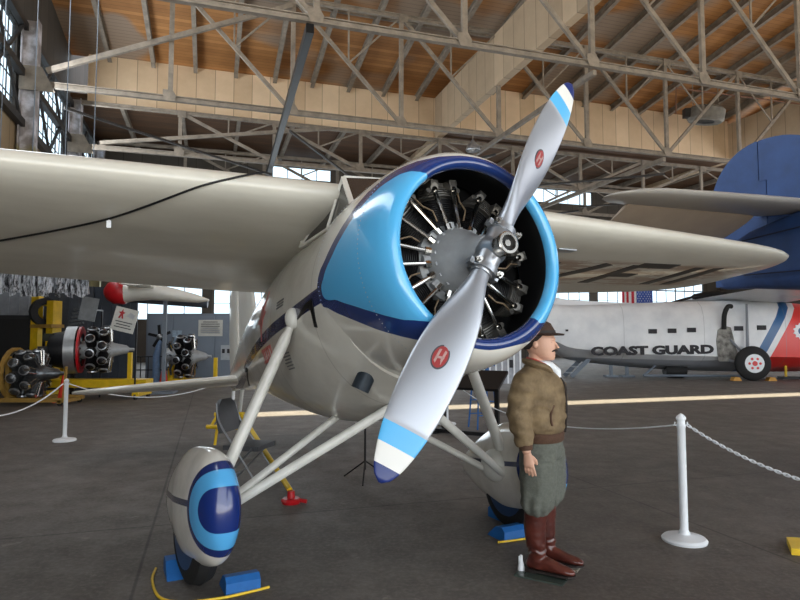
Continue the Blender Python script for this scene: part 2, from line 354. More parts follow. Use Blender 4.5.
# ---------------------------------------------------------------- the white monoplane (local axes: x forward, y to its left, z up, hub at 0,0,0)
YAW, PP = radians(26.78), radians(7.96)
XA = V((sin(YAW)*cos(PP), -cos(YAW)*cos(PP), sin(PP))); YA = V((cos(YAW), sin(YAW), 0)); ZA = XA.cross(YA)
AR = Matrix((XA, YA, ZA)).transposed(); HUB = V((.518, 3.355, 2.143))
WC = V((-1.83, 0, -1.9)); ROOT = HUB+AR @ WC; OFF = -WC
def A(x, y, z): return HUB+AR @ V((x, y, z))
plane = thing('monoplane', 'white high-wing monoplane with sky blue and navy cowling, two-blade propeller and wheel spats', 'airplane', ROOT, R=AR)
def part(mb, name, m, parent=None, smooth=35):
    o = mb.build(name, m, parent or plane, smooth)
    if parent is None: o.location = OFF
    return o
def spl(tab, x):              # smooth interpolation of rows (x, a, b, ...)
    tab = sorted(tab)
    if x <= tab[0][0]: return tab[0][1:]
    if x >= tab[-1][0]: return tab[-1][1:]
    for i in range(len(tab)-1):
        if tab[i][0] <= x <= tab[i+1][0]: break
    p0, p1, p2, p3 = tab[max(i-1, 0)], tab[i], tab[i+1], tab[min(i+2, len(tab)-1)]; h = p2[0]-p1[0]; t = (x-p1[0])/h; out = []
    for k in range(1, len(p1)):
        m1 = (p2[k]-p0[k])/max(p2[0]-p0[0], 1e-6)*h; m2 = (p3[k]-p1[k])/max(p3[0]-p1[0], 1e-6)*h
        out.append((2*t**3-3*t**2+1)*p1[k]+(t**3-2*t**2+t)*m1+(-2*t**3+3*t**2)*p2[k]+(t**3-t**2)*m2)
    return out
# fuselage paint: white with a thin navy cheat line and faint panel seams
FT = [(-7.35, .03, .06, -.22), (-6.8, .13, .18, -.17), (-6, .23, .32, -.08), (-5, .37, .46, -.01), (-4, .51, .62, -.02), (-3, .63, .75, -.05), (-2.2, .69, .82, -.08), (-1.6, .69, .82, -.09), (-1.1, .68, .755, -.05), (-.8, .665, .68, 0)]
m, nt, p = base('fuselage_paint'); vec, x, y, z = coords(nt)
line = mth(nt, 'ADD', mth(nt, 'MULTIPLY', x, .052), -.02)                                       # z of the stripe
dz = mth(nt, 'ABSOLUTE', mth(nt, 'SUBTRACT', z, line)); wd = mth(nt, 'ADD', mth(nt, 'MULTIPLY', x, .004), .06)
st = step(nt, mth(nt, 'SUBTRACT', dz, wd), .003, -.003)
n1 = step(nt, noisef(nt, vec, 2.2, 6, .6), .35, .75)
wc = mixc(nt, n1, lin((214, 212, 204)), lin((196, 193, 184)))
seam = step(nt, mth(nt, 'ABSOLUTE', mth(nt, 'SUBTRACT', mth(nt, 'FRACT', mth(nt, 'DIVIDE', mth(nt, 'ADD', x, 12.08), 1.04)), .5)), .007, .003)
wc = mixc(nt, mth(nt, 'MULTIPLY', seam, .45), wc, lin((150, 148, 140)))
nt.links.new(mixc(nt, st, wc, lin((30, 38, 84))), p.inputs['Base Color']); p.inputs['Roughness'].default_value = .26
p.inputs['Coat Weight'].default_value = .4; bump(nt, p, noisef(nt, vec, 4.5, 3, .5, (.5, 1, 1)), .35, .035); MFUS = m
mb = MB(); R = []
for i in range(61):
    x = -.82-(7.35-.82)*i/60; hw, hh, zc = spl(FT, x)
    R.append([(x, hw*cos(a), zc+hh*sin(a)) for a in [2*pi*j/56 for j in range(56)]])
mb.rings(R); fus = part(mb, 'fuselage', MFUS)
# cowling paint: sky blue side flashes edged in navy on white; curves hold length of colour against angle round the nose
m, nt, p = base('cowling_paint'); vec, x, y, z = coords(nt)
phi = mth(nt, 'ARCTAN2', z, mth(nt, 'ABSOLUTE', y)); t = step(nt, phi, -pi/2, pi/2); 
rr_ = mth(nt, 'SQRT', mth(nt, 'ADD', mth(nt, 'MULTIPLY', y, y), mth(nt, 'MULTIPLY', z, z)))
s = mth(nt, 'ADD', mth(nt, 'MULTIPLY', mth(nt, 'MAXIMUM', mth(nt, 'SUBTRACT', rr_, .535), 0), .5), mth(nt, 'MULTIPLY', mth(nt, 'SUBTRACT', -.112, x), mth(nt, 'GREATER_THAN', rr_, .532)))
def curve(nt, t, pts):
    n = nd(nt, 'ShaderNodeFloatCurve'); c = n.mapping.curves[0]; n.mapping.use_clip = False
    P = [((a+90)/180, b) for a, b in pts]; c.points[0].location = P[0]; c.points[1].location = P[-1]
    for q in P[1:-1]: c.points.new(*q)
    n.mapping.update(); nt.links.new(t, n.inputs['Value']); return n.outputs[0]
B = curve(nt, t, [(-90, 0), (-52, 0), (-47, .03), (-38, .16), (-28, .36), (-16, .70), (-9, .90), (-2, .84), (8, .66), (22, .44), (36, .25), (46, .10), (52, 0), (90, 0)])
N = curve(nt, t, [(-90, .035), (-65, .06), (-50, .20), (-40, .36), (-30, .56), (-18, .86), (-11, .995), (-2, .96), (8, .80), (22, .58), (36, .42), (50, .25), (66, .07), (90, .035)])
fb = step(nt, mth(nt, 'SUBTRACT', B, s), -.002, .002); fb = mth(nt, 'MULTIPLY', fb, step(nt, mth(nt, 'ABSOLUTE', mth(nt, 'SUBTRACT', phi, .03)), .89, .885))
fn = step(nt, mth(nt, 'SUBTRACT', N, s), -.002, .002)
wc = mixc(nt, step(nt, noisef(nt, vec, 3, 4), .35, .7), lin((214, 212, 204)), lin((226, 224, 216)))
nt.links.new(mixc(nt, fb, mixc(nt, fn, wc, lin(NAVY)), lin(SKY)), p.inputs['Base Color']); p.inputs['Roughness'].default_value = .2; p.inputs['Coat Weight'].default_value = .6
p.inputs['Coat Roughness'].default_value = .05; MCOWL = m
MINNER = mat('cowling_inside', (26, 27, 29), .6, .2, .3, 6)
op = [(-.17, .507), (-.155, .503), (-.125, .515), (-.112, .535), (-.118, .562), (-.145, .592), (-.20, .625), (-.30, .655), (-.45, .677), (-.65, .688), (-.9, .690), (-1.02, .687), (-1.02, .675), (-.85, .662)]
mb = MB(); n = 112
R = [[(x, r*cos(2*pi*j/n), r*sin(2*pi*j/n)) for j in range(n)] for x, r in op]; mb.rings(R, cap=False); cowl = part(mb, 'cowling', MCOWL, smooth=60); CW = V((0, .012, .035)); cowl.location = OFF+CW; cowl.scale = (1, 1.02, 1.02)
mb = MB(); mb.rings([[(x, r*cos(2*pi*j/64), r*sin(2*pi*j/64)) for j in range(64)] for x, r in ((-.60, .63), (-.3, .575), (-.172, .509), (-.168, .506), (-.3, .56), (-.56, .60))], cap=False)
mb.lathe([(-.66, .66), (-.64, .66)], ax=(1, 0, 0), n=48); o = part(mb, 'cowling_inner_wall', MINNER); o.location = OFF+CW; o.scale = (1, 1.02, 1.02)
mb = MB()                                        # rivet rows on the cowling
def rivets(pts, r=.0042):
    for c, nr in pts: mb.lathe([(0, r), (r*.5, r*.75), (r*.6, .0005)], o=c, ax=nr, n=6)
mb = MB()
for k in range(150):
    a = 2*pi*k/150
    for x, r in ((-.36, .6655), (-.98, .690)): rivets([((x, r*cos(a), r*sin(a)), (0, cos(a), sin(a)))])
o = part(mb, 'cowling_rivets', mat('rivets', (176, 186, 196), .35, .3), smooth=0); o['kind'] = 'stuff'; o.location = OFF+CW; o.scale = (1, 1.02, 1.02)
# engine
mb = MB(); mb.lathe([(-.60, .24), (-.40, .235), (-.37, .20), (-.31, .195), (-.25, .165), (-.19, .125), (-.13, .095), (-.05, .082), (-.02, .07)], ax=(1, 0, 0), n=40)
for k in range(18):
    a = 2*pi*(k+.5)/18; mb.lathe([(0, .013), (.012, .013), (.014, .004)], o=(-.30, .18*cos(a), .18*sin(a)), ax=(1, 0, 0), n=6)
for k in range(9):
    a = 2*pi*(k+.5)/9; mb.tube([(-.35, .18*cos(a), .18*sin(a)), (-.355, .235*cos(a), .235*sin(a))], .028, 8)
mb.tube([(-.22, 0, -.16), (-.26, .01, -.27)], .05, 10)
engine = part(mb, 'engine', MGREYC); engine.location = OFF+V((0, 0, .02)); engine.scale = (1, 1.07, 1.07)
MFIN = mat('cylinder_black', (40, 40, 42), .45, .5, .3, 20); MHEAD = mat('cylinder_head_metal', (118, 116, 112), .42, .6, .35, 14)
MBRASS = mat('ignition_lead', (122, 104, 82), .5, .3, .3, 20)
cyl = MB(); prof = [(.22, .075)]
for i in range(13): h = .235+.013*i; prof += [(h, .07), (h+.002, .108), (h+.007, .108), (h+.009, .07)]
cyl.lathe(prof, ax=(0, 0, 1), n=20); cyl.v = [p+V((-.50, 0, 0)) for p in cyl.v]
head = MB(); prof = [(.405, .09)]
for i in range(6): h = .41+.016*i; prof += [(h, .088), (h+.003, .122-.006*i), (h+.009, .122-.006*i), (h+.012, .085)]
prof += [(.51, .06), (.52, .03)]
head.lathe(prof, ax=(0, 0, 1), n=20); head.v = [p+V((-.50, 0, 0)) for p in head.v]
for s in (-1, 1):
    head.tube([(-.50, s*.05, .49), (-.40, s*.062, .475), (-.365, s*.066, .46)], [.032, .036, .025], 10); head.box((-.39, s*.064, .487), (.06, .05, .03))
    head.tube([(-.42, s*.1, .44), (-.38, s*.1, .445)], .016, 8)
push = MB()
for s in (-1, 1): push.tube([(-.335, s*.034, .19), (-.385, s*.068, .485)], .0135, 10); push.tube([(-.335, s*.034, .17), (-.342, s*.040, .225)], .022, 8); push.tube([(-.37, s*.064, .435), (-.375, s*.066, .458)], .018, 8)
lead = MB()
for s in (1,): lead.tube([(-.36, s*.09, .25), (-.35, s*.11, .31), (-.365, s*.09, .37), (-.385, s*.1, .43)], .0055, 6)
meshes = {}
for nm_, mb_, mt_ in (('cylinder', cyl, MFIN), ('cylinder_head', head, MHEAD), ('pushrod_tubes', push, MCHROME), ('ignition_leads', lead, MBRASS)):
    me = mb_.mesh(nm_); me.materials.append(mt_); me.shade_smooth(); me.set_sharp_from_angle(angle=radians(35)); meshes[nm_] = me
for k in range(9):
    for nm_ in meshes:
        o = bpy.data.objects.new(nm_, meshes[nm_]); C.objects.link(o); o.parent = engine; o.rotation_euler = (2*pi*k/9+radians(6), 0, 0)
mb = MB()
for k in range(9):
    a = 2*pi*(k+.5)/9+.1; mb.tube([(-.58, .2*cos(a), .2*sin(a)), (-.55, .38*cos(a), .38*sin(a)), (-.6, .5*cos(a+.12), .5*sin(a+.12))], .04, 8)
mb.build('intake_pipes', MFIN, engine)
# propeller
TH = radians(33.1)
m, nt, p = base('propeller_paint'); vec, x, y, z = coords(nt)
cr = nd(nt, 'ShaderNodeValToRGB'); cr.color_ramp.interpolation = 'CONSTANT'; e = cr.color_ramp.elements; e[0].position = 0; e[0].color = lin((168, 172, 180)); e[1].position = .800; e[1].color = lin(SKY)
for q, c_ in ((.872, (222, 222, 218)), (.945, (24, 44, 110))): a_ = e.new(q); a_.color = lin(c_)
nt.links.new(mth(nt, 'DIVIDE', z, 1.41), cr.inputs[0]); nt.links.new(cr.outputs[0], p.inputs['Base Color'])
nt.links.new(mth(nt, 'MULTIPLY', step(nt, z, 1.12, 1.10), .55), p.inputs['Metallic']); p.inputs['Roughness'].default_value = .34; MPROP = m
BT = [(.10, .05, .05, 60), (.20, .055, .052, 52), (.30, .080, .045, 44), (.45, .118, .033, 36), (.65, .142, .023, 28), (.85, .145, .017, 23), (1.05, .132, .013, 20), (1.2, .108, .011, 18), (1.32, .075, .009, 17), (1.385, .042, .007, 16), (1.41, .008, .003, 16)]
bl = MB(); R = []
for i in range(45):
    zz = .10+1.31*(i/44)**.85; hc, ht, be = spl(BT, zz); be = radians(be); R.append([])
    for j in range(28):
        a = 2*pi*j/28; cx, cy = hc*cos(a), ht*sin(a)                      # chordwise toward the leading edge, thickness forward
        R[-1].append((cx*sin(be)+cy*cos(be), -cx*cos(be)+cy*sin(be), zz))
bl.rings(R); blme = bl.mesh('blade'); blme.materials.append(MPROP); blme.shade_smooth()
hb = MB(); hb.tube([(0, 0, -.17), (0, 0, -.12), (0, 0, .12), (0, 0, .17)], [.062, .072, .072, .062], 24)
for z0 in (-.14, .14): hb.tube([(0, 0, z0-.018), (0, 0, z0+.018)], .083, 24); hb.box((.0, .085, z0), (.045, .035, .036)); hb.box((0, -.085, z0), (.045, .035, .036))
hb.lathe([(-.06, .085), (.02, .085), (.06, .062), (.085, .06)], ax=(1, 0, 0), n=24)
prop = part(hb, 'propeller', MALU); prop.rotation_euler = (-TH, 0, 0)
nut = MB(); nut.lathe([(.08, .06), (.125, .06), (.135, .066), (.155, .066), (.16, .060), (.16, .045), (.135, .043), (.135, .02), (.15, .018), (.15, .002)], ax=(1, 0, 0), n=28); nut.build('hub_nut', MCHROME, prop)
nut = MB(); nut.lathe([(.136, .044), (.139, .044)], ax=(1, 0, 0), n=24); nut.build('hub_bore', MBLACK, prop)
for s in (-1, 1):
    for q in (-1, 1): bt = MB(); bt.lathe([(-.05, .012), (.06, .012)], o=(.03, q*.075, s*.14), ax=(1, 0, 0), n=6); bt.lathe([(0, .02), (.02, .02)], o=(.05, q*.075, s*.14), ax=(1, 0, 0), n=6); bt.build('clamp_bolt', MCHROME, prop)
for i in (0, 1):
    b = bpy.data.objects.new('blade', blme); C.objects.link(b); b.parent = prop; b.rotation_euler = (pi*i, 0, 0)
    hc, ht, be = spl(BT, .72); be = radians(be); X1 = V((sin(be), -cos(be), 0)); Nn = V((cos(be), sin(be), 0)); o0 = Nn*(ht-.001)+V((0, 0, .72))
    d = MB(); el = [(cos(a)*.046, sin(a)*.070) for a in [2*pi*k/32 for k in range(32)]]
    d.prism(el, o0, V((0, 0, 1)).cross(Nn), (0, 0, 1), .006, 0)
    el2 = [(a*.84, b_*.88) for a, b_ in el]; d.prism(el2, o0+Nn*.002, V((0, 0, 1)).cross(Nn), (0, 0, 1), .006, 1)
    for pts in ([(-.019, -.03), (-.009, -.034), (-.006, .012), (-.014, .034)], [(.006, -.034), (.016, -.03), (.019, .026), (.010, .034)], [(-.018, -.006), (.017, .002), (.017, .012), (-.018, .004)]):
        d.prism([(a_*1.25, b_*1.25) for a_, b_ in pts], o0+Nn*.004, V((0, 0, 1)).cross(Nn), (0, 0, 1), .006, 2)
    e_ = d.build('blade_emblem', [mat('emblem_rim', (70, 70, 78), .5), mat('emblem_red', (158, 44, 46), .5), mat('emblem_pale', (186, 150, 146), .5)], prop, 0); e_.rotation_euler = (pi*i, 0, 0)
    e_['label'] = 'red and pale oval maker emblem'
# wing
def naca(n, th, camb=.02):
    up, lo = [], []
    for i in range(n+1):
        x = (1-cos(pi*i/n))/2; yt = 5*th*(.2969*sqrt(x)-.126*x-.3516*x*x+.2843*x**3-.1036*x**4); yc = camb*4*x*(1-x)
        up.append((x, yc+yt)); lo.append((x, yc-yt))
    return up[::-1]+lo[1:-1]
m, nt, p = base('wing_paint'); vec, x, y, z = coords(nt)
st1 = step(nt, noisef(nt, vec, 1.0, 6, .6, (1, .35, 1)), .42, .68)
col = mixc(nt, st1, lin((216, 213, 202)), lin((190, 186, 174)))
pl = step(nt, mth(nt, 'ABSOLUTE', mth(nt, 'SUBTRACT', mth(nt, 'FRACT', mth(nt, 'ADD', mth(nt, 'MULTIPLY', x, 1.9), mth(nt, 'MULTIPLY', y, .55))), .5)), .5, .44)
refl_msk = mth(nt, 'MULTIPLY', step(nt, noisef(nt, vec, 2.6, 5, .7, (2.8, .6, 1)), .47, .52), mth(nt, 'MULTIPLY', mth(nt, 'MULTIPLY', step(nt, y, 1.5, 1.9), step(nt, y, 5.6, 5.2)), mth(nt, 'MULTIPLY', mth(nt, 'MULTIPLY', step(nt, x, -1.85, -2.0), step(nt, x, -3.05, -2.95)), step(nt, z, .75, .70))))
col = mixc(nt, mth(nt, 'MULTIPLY', refl_msk, .8), col, lin((150, 112, 82)))  # tan reflections painted into the colour under the left wing
msc = mth(nt, 'MULTIPLY', step(nt, noisef(nt, vec, 3.5, 5, .7, (1, 1, 1)), .60, .66), mth(nt, 'MULTIPLY', step(nt, y, -1, -1.4), step(nt, noisef(nt, vec, .7, 2), .5, .6)))
col = mixc(nt, mth(nt, 'MULTIPLY', msc, .35), col, lin((236, 234, 226)))
nt.links.new(col, p.inputs['Base Color']); p.inputs['Roughness'].default_value = .3; p.inputs['Coat Weight'].default_value = .3
bump(nt, p, noisef(nt, vec, 1.6, 3, .5, (1.5, .8, 1)), .3, .03); MWING = m
WT = [(0, -1.18, 2.80, .150, .73), (.6, -1.18, 2.78, .150, .73), (2, -1.24, 2.55, .145, .74), (4, -1.36, 2.18, .135, .755), (5.2, -1.47, 1.86, .125, .765), (5.75, -1.62, 1.46, .12, .77), (6.0, -1.85, .98, .115, .775), (6.1, -2.1, .46, .11, .78)]
ys = [-6.1, -6.06, -6, -5.9, -5.75, -5.5, -5.2]+[-4.8+.4*i for i in range(25)]+[5.2, 5.5, 5.75, 5.9, 6, 6.06, 6.1]
AF = naca(22, 1.0, 0); mb = MB(); R = []
for yv in ys:
    le, ch, th, zc = spl(WT, abs(yv)); R.append([])
    for cx, cz in AF: R[-1].append((le-cx*ch, yv, zc+cz*th*ch*(1 if cz > 0 else .85)+.03*ch*4*cx*(1-cx)*.6-cx*ch*.055))
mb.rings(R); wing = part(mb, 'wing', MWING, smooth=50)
def wing_under(x, y):
    le, ch, th, zc = spl(WT, abs(y)); cx = (le-x)/ch; yt = 5*(.2969*sqrt(cx)-.126*cx-.3516*cx*cx+.2843*cx**3-.1036*cx**4)
    return zc-yt*th*ch*.85+.03*ch*4*cx*(1-cx)*.6-cx*ch*.055
MREG = mat('registration_black', (30, 28, 28), .4, 0, .3, 5); mk = MB()                                        # dark painted registration strokes under the left wing
def stroke(pts, w):
    for a, b in zip(pts[:-1], pts[1:]):
        A0 = V((a[0], a[1], 0)); B0 = V((b[0], b[1], 0)); n_ = max(1, int((B0-A0).length/.12)); d_ = (B0-A0).normalized(); q_ = V((-d_.y, d_.x, 0))*w/2
        for i in range(n_):
            c0 = A0.lerp(B0, i/n_); c1 = A0.lerp(B0, (i+1)/n_); vs = [c0-q_, c1-q_, c1+q_, c0+q_]
            up_ = [V((v.x, v.y, wing_under(v.x, v.y)-.004)) for v in vs]; mk.add(up_+[v+V((0, 0, .006)) for v in up_], [(0, 1, 2, 3), (7, 6, 5, 4), (0, 4, 5, 1), (1, 5, 6, 2), (2, 6, 7, 3), (3, 7, 4, 0)])
for pts in ([(-2.0, 2.3), (-2.9, 2.0)], [(-2.0, 3.05), (-2.9, 2.7)], [(-2.9, 3.5), (-2.0, 3.5), (-2.0, 4.1)], [(-2.45, 3.5), (-2.45, 3.9)], [(-2.9, 4.6), (-2.0, 4.55)], [(-2.0, 4.9), (-2.9, 5.0)]): mk = MB(); stroke(pts, .17); part(mk, 'registration_stroke', MREG, smooth=0)
mb = MB(); mb.box((-1.66, 2.1, wing_under(-1.66, 2.1)-.003), (.10, .22, .012)); part(mb, 'wing_inspection_plate', MALU, smooth=0)
# windshield and side panes in front of the wing
wsP = {}
tl, tr = V((-1.17, -.40, .845)), V((-1.17, .40, .845)); bl_, br_ = V((-.84, -.47, .475)), V((-.84, .47, .475)); cb = V((-.62, 0, .66)); ct = V((-1.12, 0, .85))
rl = V((-1.85, -.52, .50)); rr = V((-1.85, .52, .50)); mid = V((-1.27, -.50, .47)); midr = V((-1.27, .50, .47)); rt = V((-1.60, -.47, .66)); rtr = V((-1.60, .47, .66))
cab = MB(); cab.add([tl, tr, bl_, br_, cb, ct, rl, rr, V((-1.9, -.38, .80)), V((-1.9, .38, .80))], [(0, 5, 4, 2), (5, 1, 3, 4), (0, 2, 6, 8), (1, 9, 7, 3), (0, 8, 9, 1, 5), (2, 4, 3, 7, 6), (6, 7, 9, 8)])
part(cab, 'cockpit_glazing', mat('cockpit_glass', (58, 57, 56), .12, 0, .35, 2.5), smooth=0)
fr = MB()
def fb(a, b, w=.035, t=.02): fr.beam(a, b, w, t)
for a, b in ((tl, bl_), (tr, br_), (ct, cb), (tl, ct), (ct, tr), (bl_, cb), (cb, br_), (bl_, mid), (mid, rl), (br_, midr), (midr, rr), (rl, rl+V((0, .02, .1)))): fb(a, b)
fb(tl, mid+V((0, .0, .0)), .03); fb(tr, midr, .03); fb(tl+V((0, 0, -.02)), rl, .02); fb(tr+V((0, 0, -.02)), rr, .02)
part(fr, 'windshield_frame', MW, smooth=0)
# fin, rudder, tailplane, tail wheel
def slabfoil(outline, th, ax):     # rounded flat surface from an outline (a, b) list
    pass
def foil(name, stations, vertical, side=1):
    mb = MB(); R = []; F2 = naca(12, .09, 0)
    for s_, le, ch, z0 in stations:
        R.append([((le-cx*ch), cz*ch, s_) if vertical else (le-cx*ch, side*s_, z0+cz*ch) for cx, cz in F2])
    mb.rings(R); return part(mb, name, MW, smooth=50)
foil('tail_fin', [(.0, -4.9, 1.75, 0), (.3, -5.35, 1.33, 0), (.7, -5.6, 1.1, 0), (1.2, -5.8, .92, 0), (1.4, -6.0, .7, 0)], True)
foil('rudder', [(-.35, -6.72, .55, 0), (.05, -6.70, .72, 0), (.6, -6.74, .72, 0), (1.2, -6.75, .6, 0), (1.4, -6.76, .4, 0)], True)
for s_ in (-1, 1):
    foil('tailplane', [(.08, -5.8, 1.6, -.24), (.8, -5.95, 1.35, -.27), (1.5, -6.1, 1.1, -.30), (2.05, -6.3, .8, -.32), (2.25, -6.55, .35, -.32)], False, s_)
mb = MB(); mb.tube([(-6.5, 0, -.35), (-6.75, 0, -.72)], .03, 8); part(mb, 'tail_strut', MS)
mb = MB(); mb.lathe([(-.04, .07), (-.035, .12), (.035, .12), (.04, .07)], o=(-6.8, 0, -.80), ax=(0, 1, 0), n=20); part(mb, 'tail_wheel', MRUB)
# exhaust stub, mounting collar, step hole, small markings
mb = MB(); ex0 = V((-.97, -.35, -.55)); exd = V((-.22, -.42, -.88)).normalized()
mb.lathe([(-.04, .062), (.17, .062), (.17, .052), (.02, .05), (.02, .003)], o=ex0, ax=exd, n=20, cap=False); part(mb, 'exhaust_stub', mat('exhaust_dark', (44, 54, 64), .5, .4, .3, 9))
mb = MB(); mb.lathe([(0.02, .09), (.032, .09), (.034, .062), (0.02, .062)], o=ex0, ax=exd, n=24, cap=False); part(mb, 'exhaust_collar', MALU)
def onfus(x, z, side=-1, e=.004):
    hw, hh, zc = spl(FT, x); q = max(-1, min(1, (z-zc)/hh)); return V((x, side*(hw*sqrt(1-q*q)+e), z))
def decal(polys, x0, z0, name, m, sc=1):
    mb = MB()
    for po in polys:
        top = [onfus(x0+a*sc, z0+b*sc, e=.006) for a, b in po]; bot = [onfus(x0+a*sc, z0+b*sc, e=-.004) for a, b in po]; n = len(po)
        mb.add(top+bot, [tuple(range(n)), tuple(range(2*n-1, n-1, -1))]+[(i, (i+1) % n, n+(i+1) % n, n+i) for i in range(n)])
    return part(mb, name, m, smooth=0)
MEM = mat('faded_red_marking', (176, 92, 88), .5, 0, .2, 9)
decal([[(-.02, -.28), (.10, -.05), (.22, .02), (.12, .06), (.16, .26), (.02, .10), (-.06, .14), (-.04, .02), (-.22, -.06), (-.05, -.08)]], -2.62, .06, 'red_bird_emblem', MEM, .8)
dl = []
for i, (a, wv) in enumerate(((0, .07), (.11, .06), (.2, .07), (.31, .05), (.4, .07))): dl += [[(-a, 0), (-a-.022, 0), (-a-.022, .14), (-a, .14)], [(-a-.02, .0), (-a-wv, .0), (-a-wv, .03), (-a-.02, .03)], [(-a-.02, .11), (-a-wv, .11), (-a-wv, .14), (-a-.02, .14)]]
decal([[(x*1.0, z-.0) for x, z in q] for q in dl], -2.28, -.36, 'red_marking_letters', MEM, .9)
sl = []
for k in range(6): sl.append([(0, -.024*k), (-.17+.013*(k % 3), -.024*k), (-.17+.013*(k % 3), -.024*k+.009), (0, -.024*k+.009)])
for k in range(3): sl.append([(-.02, .42-.024*k), (-.2, .42-.024*k), (-.2, .429-.024*k), (-.02, .429-.024*k)])
MSTN = mat('stencil_grey', (104, 106, 108), .6)
for q in sl: decal([q], -1.80, -.36, 'stencil_line', MSTN)
decal([[(.0, 0), (-.02, .07), (-.16, .06), (-.34, -.01), (-.34, -.02), (-.12, .02), (-.06, .0), (-.05, -.12), (-.01, -.13)]], -1.12, -.14, 'footstep_recess', MBLACK, 1)
mb = MB(); mb.tube([onfus(-4.3, -.28), onfus(-4.6, -.36, e=.03), onfus(-5.1, -.40, e=.04)], .008, 6); mb.box(onfus(-4.28, -.27, e=.01), (.05, .02, .05)); part(mb, 'door_cable', MBLACK)
# landing gear
m, nt, p = base('spat_paint'); vec, x, y, z = coords(nt)
def ell(rx, rz, x0=.66, z0=.0):
    q = mth(nt, 'ADD', mth(nt, 'POWER', mth(nt, 'DIVIDE', mth(nt, 'SUBTRACT', x, x0), rx), 2), mth(nt, 'POWER', mth(nt, 'DIVIDE', mth(nt, 'SUBTRACT', z, z0), rz), 2)); return step(nt, q, 1.02, .98)
ln = mth(nt, 'MULTIPLY', step(nt, mth(nt, 'ABSOLUTE', mth(nt, 'SUBTRACT', z, .03)), .022, .018), step(nt, x, .42, .41))
col = mixc(nt, ln, mixc(nt, step(nt, noisef(nt, vec, 6), .4, .7), lin((222, 219, 212)), lin((206, 203, 196))), lin((58, 66, 96)))
col = mixc(nt, ell(.32, .30), col, lin((26, 44, 104))); col = mixc(nt, ell(.28, .24), col, lin((84, 168, 224))); col = mixc(nt, ell(.15, .135), col, lin((22, 44, 110)))
nt.links.new(col, p.inputs['Base Color']); p.inputs['Roughness'].default_value = .22; p.inputs['Coat Weight'].default_value = .5; MSPAT = m
ST = [(.66, .02, .03), (.65, .06, .11), (.62, .11, .21), (.55, .150, .29), (.45, .178, .345), (.22, .19, .375), (-.02, .18, .375), (-.25, .14, .315), (-.45, .105, .235), (-.62, .065, .145), (-.74, .03, .07), (-.78, .008, .02)]
for s_ in (-1, 1):
    c = V((-1.83, s_*1.33, -1.37)); mb = MB(); R = []
    for i in range(40):
        xx = .66-1.44*(i/39)**1.25; hw, hh = spl([(-a[0], a[1], a[2]) for a in ST], -xx)
        R.append([(xx, hw*cos(a), .0+hh*sin(a)-.02*(.66-xx)) for a in [2*pi*j/36 for j in range(36)]])
    mb.rings(R)
    if s_ < 0:
        for q_ in mb.v: q_.y *= .82
    sp = mb.build('wheel_spat', MSPAT, plane, 50); sp.location = OFF+c
    if s_ < 0: sp.rotation_euler = (0, 0, radians(7.5))
    tr_ = MB(); tr_.lathe([(-.075, .19), (-.085, .28), (-.06, .34), (0, .36), (.06, .34), (.085, .28), (.075, .19)], o=(0, 0, -.18), ax=(0, 1, 0), n=36); tr_.build('tire', MRUB, sp)
    tr_ = MB(); tr_.lathe([(-.088, .19), (-.084, .25), (.084, .25), (.088, .19)], o=(0, 0, -.18), ax=(0, 1, 0), n=30); tr_.build('wheel_hub', mat('hub_blue', (40, 70, 110), .4), sp)
    mb = MB(); a = V((-1.55, s_*.70, -.17)); b = V((-1.72, s_*1.17, -1.22)); mb.tube([a, a.lerp(b, .06), a.lerp(b, .12), b], [.03, .036, .052, .052], 18, flat=.8); part(mb, 'main_gear_strut', MS)
    mb = MB(); mb.sphere((-1.54, s_*.70, -.14), .062, 18, sc=(1.1, .9, 1.3)); part(mb, 'strut_fairing_ball', MS)
    mb = MB(); mb.sphere((-1.80, s_*1.15, -1.36), .14, 18, sc=(1.1, .75, 1)); part(mb, 'axle_fairing', MS)
    for x0, r0 in ((-1.12, .033), (-2.05, .028)):
        a = V((x0, s_*.10, -.80)); b = V((-1.70+(x0+1.12)*.15, s_*1.16, -1.43)); mb = MB(); mb.tube([a, a.lerp(b, .05), b], [.022, r0, r0], 14); part(mb, 'brace_strut', MS)
        mb = MB(); mb.sphere(a+V((0, 0, .02)), .055, 16, sc=(1.2, 1, 1)); part(mb, 'strut_fairing_ball', MS)
# black cable hanging along the wing and its white tag
pts = [(x_, y_, wing_under(x_, y_)-.012) for x_, y_ in ((-3.3, -3.5), (-2.786, -2.931), (-2.482, -2.638), (-2.068, -2.23), (-1.747, -1.921), (-1.466, -1.68))]+[(-1.236, -1.392, .684), (-1.196, -1.17, .758), (-1.205, -1.09, .79), (-1.25, -.97, .845)]
def smoothpath(P, n=8):
    P = [V(p) for p in P]; out = []
    for i in range(len(P)-1):
        a, b, c, d = P[max(i-1, 0)], P[i], P[i+1], P[min(i+2, len(P)-1)]
        for k in range(n): t = k/n; out.append(.5*((2*b)+(c-a)*t+(2*a-5*b+4*c-d)*t*t+(3*b-3*c+d-a)*t**3))
    return out+[P[-1]]
mb = MB(); mb.tube([AR @ (q-V(pts[0])) for q in smoothpath(pts)], .008, 8)
cbl = solo(mb, 'cable', 'thin black cable strung along the underside of the left-hand wing', 'cable', MBLACK, A(*pts[0]))
mb = MB(); mb.box((0, 0, -.02), (.03, .006, .05)); mb.tube([(0, 0, .0), (0, 0, .03)], .003, 6)
g = solo(mb, 'tag', 'small white tag clipped to the black cable under the wing', 'tag', MWHITEP, A(-1.747, -1.921, wing_under(-1.747, -1.921)-.03))
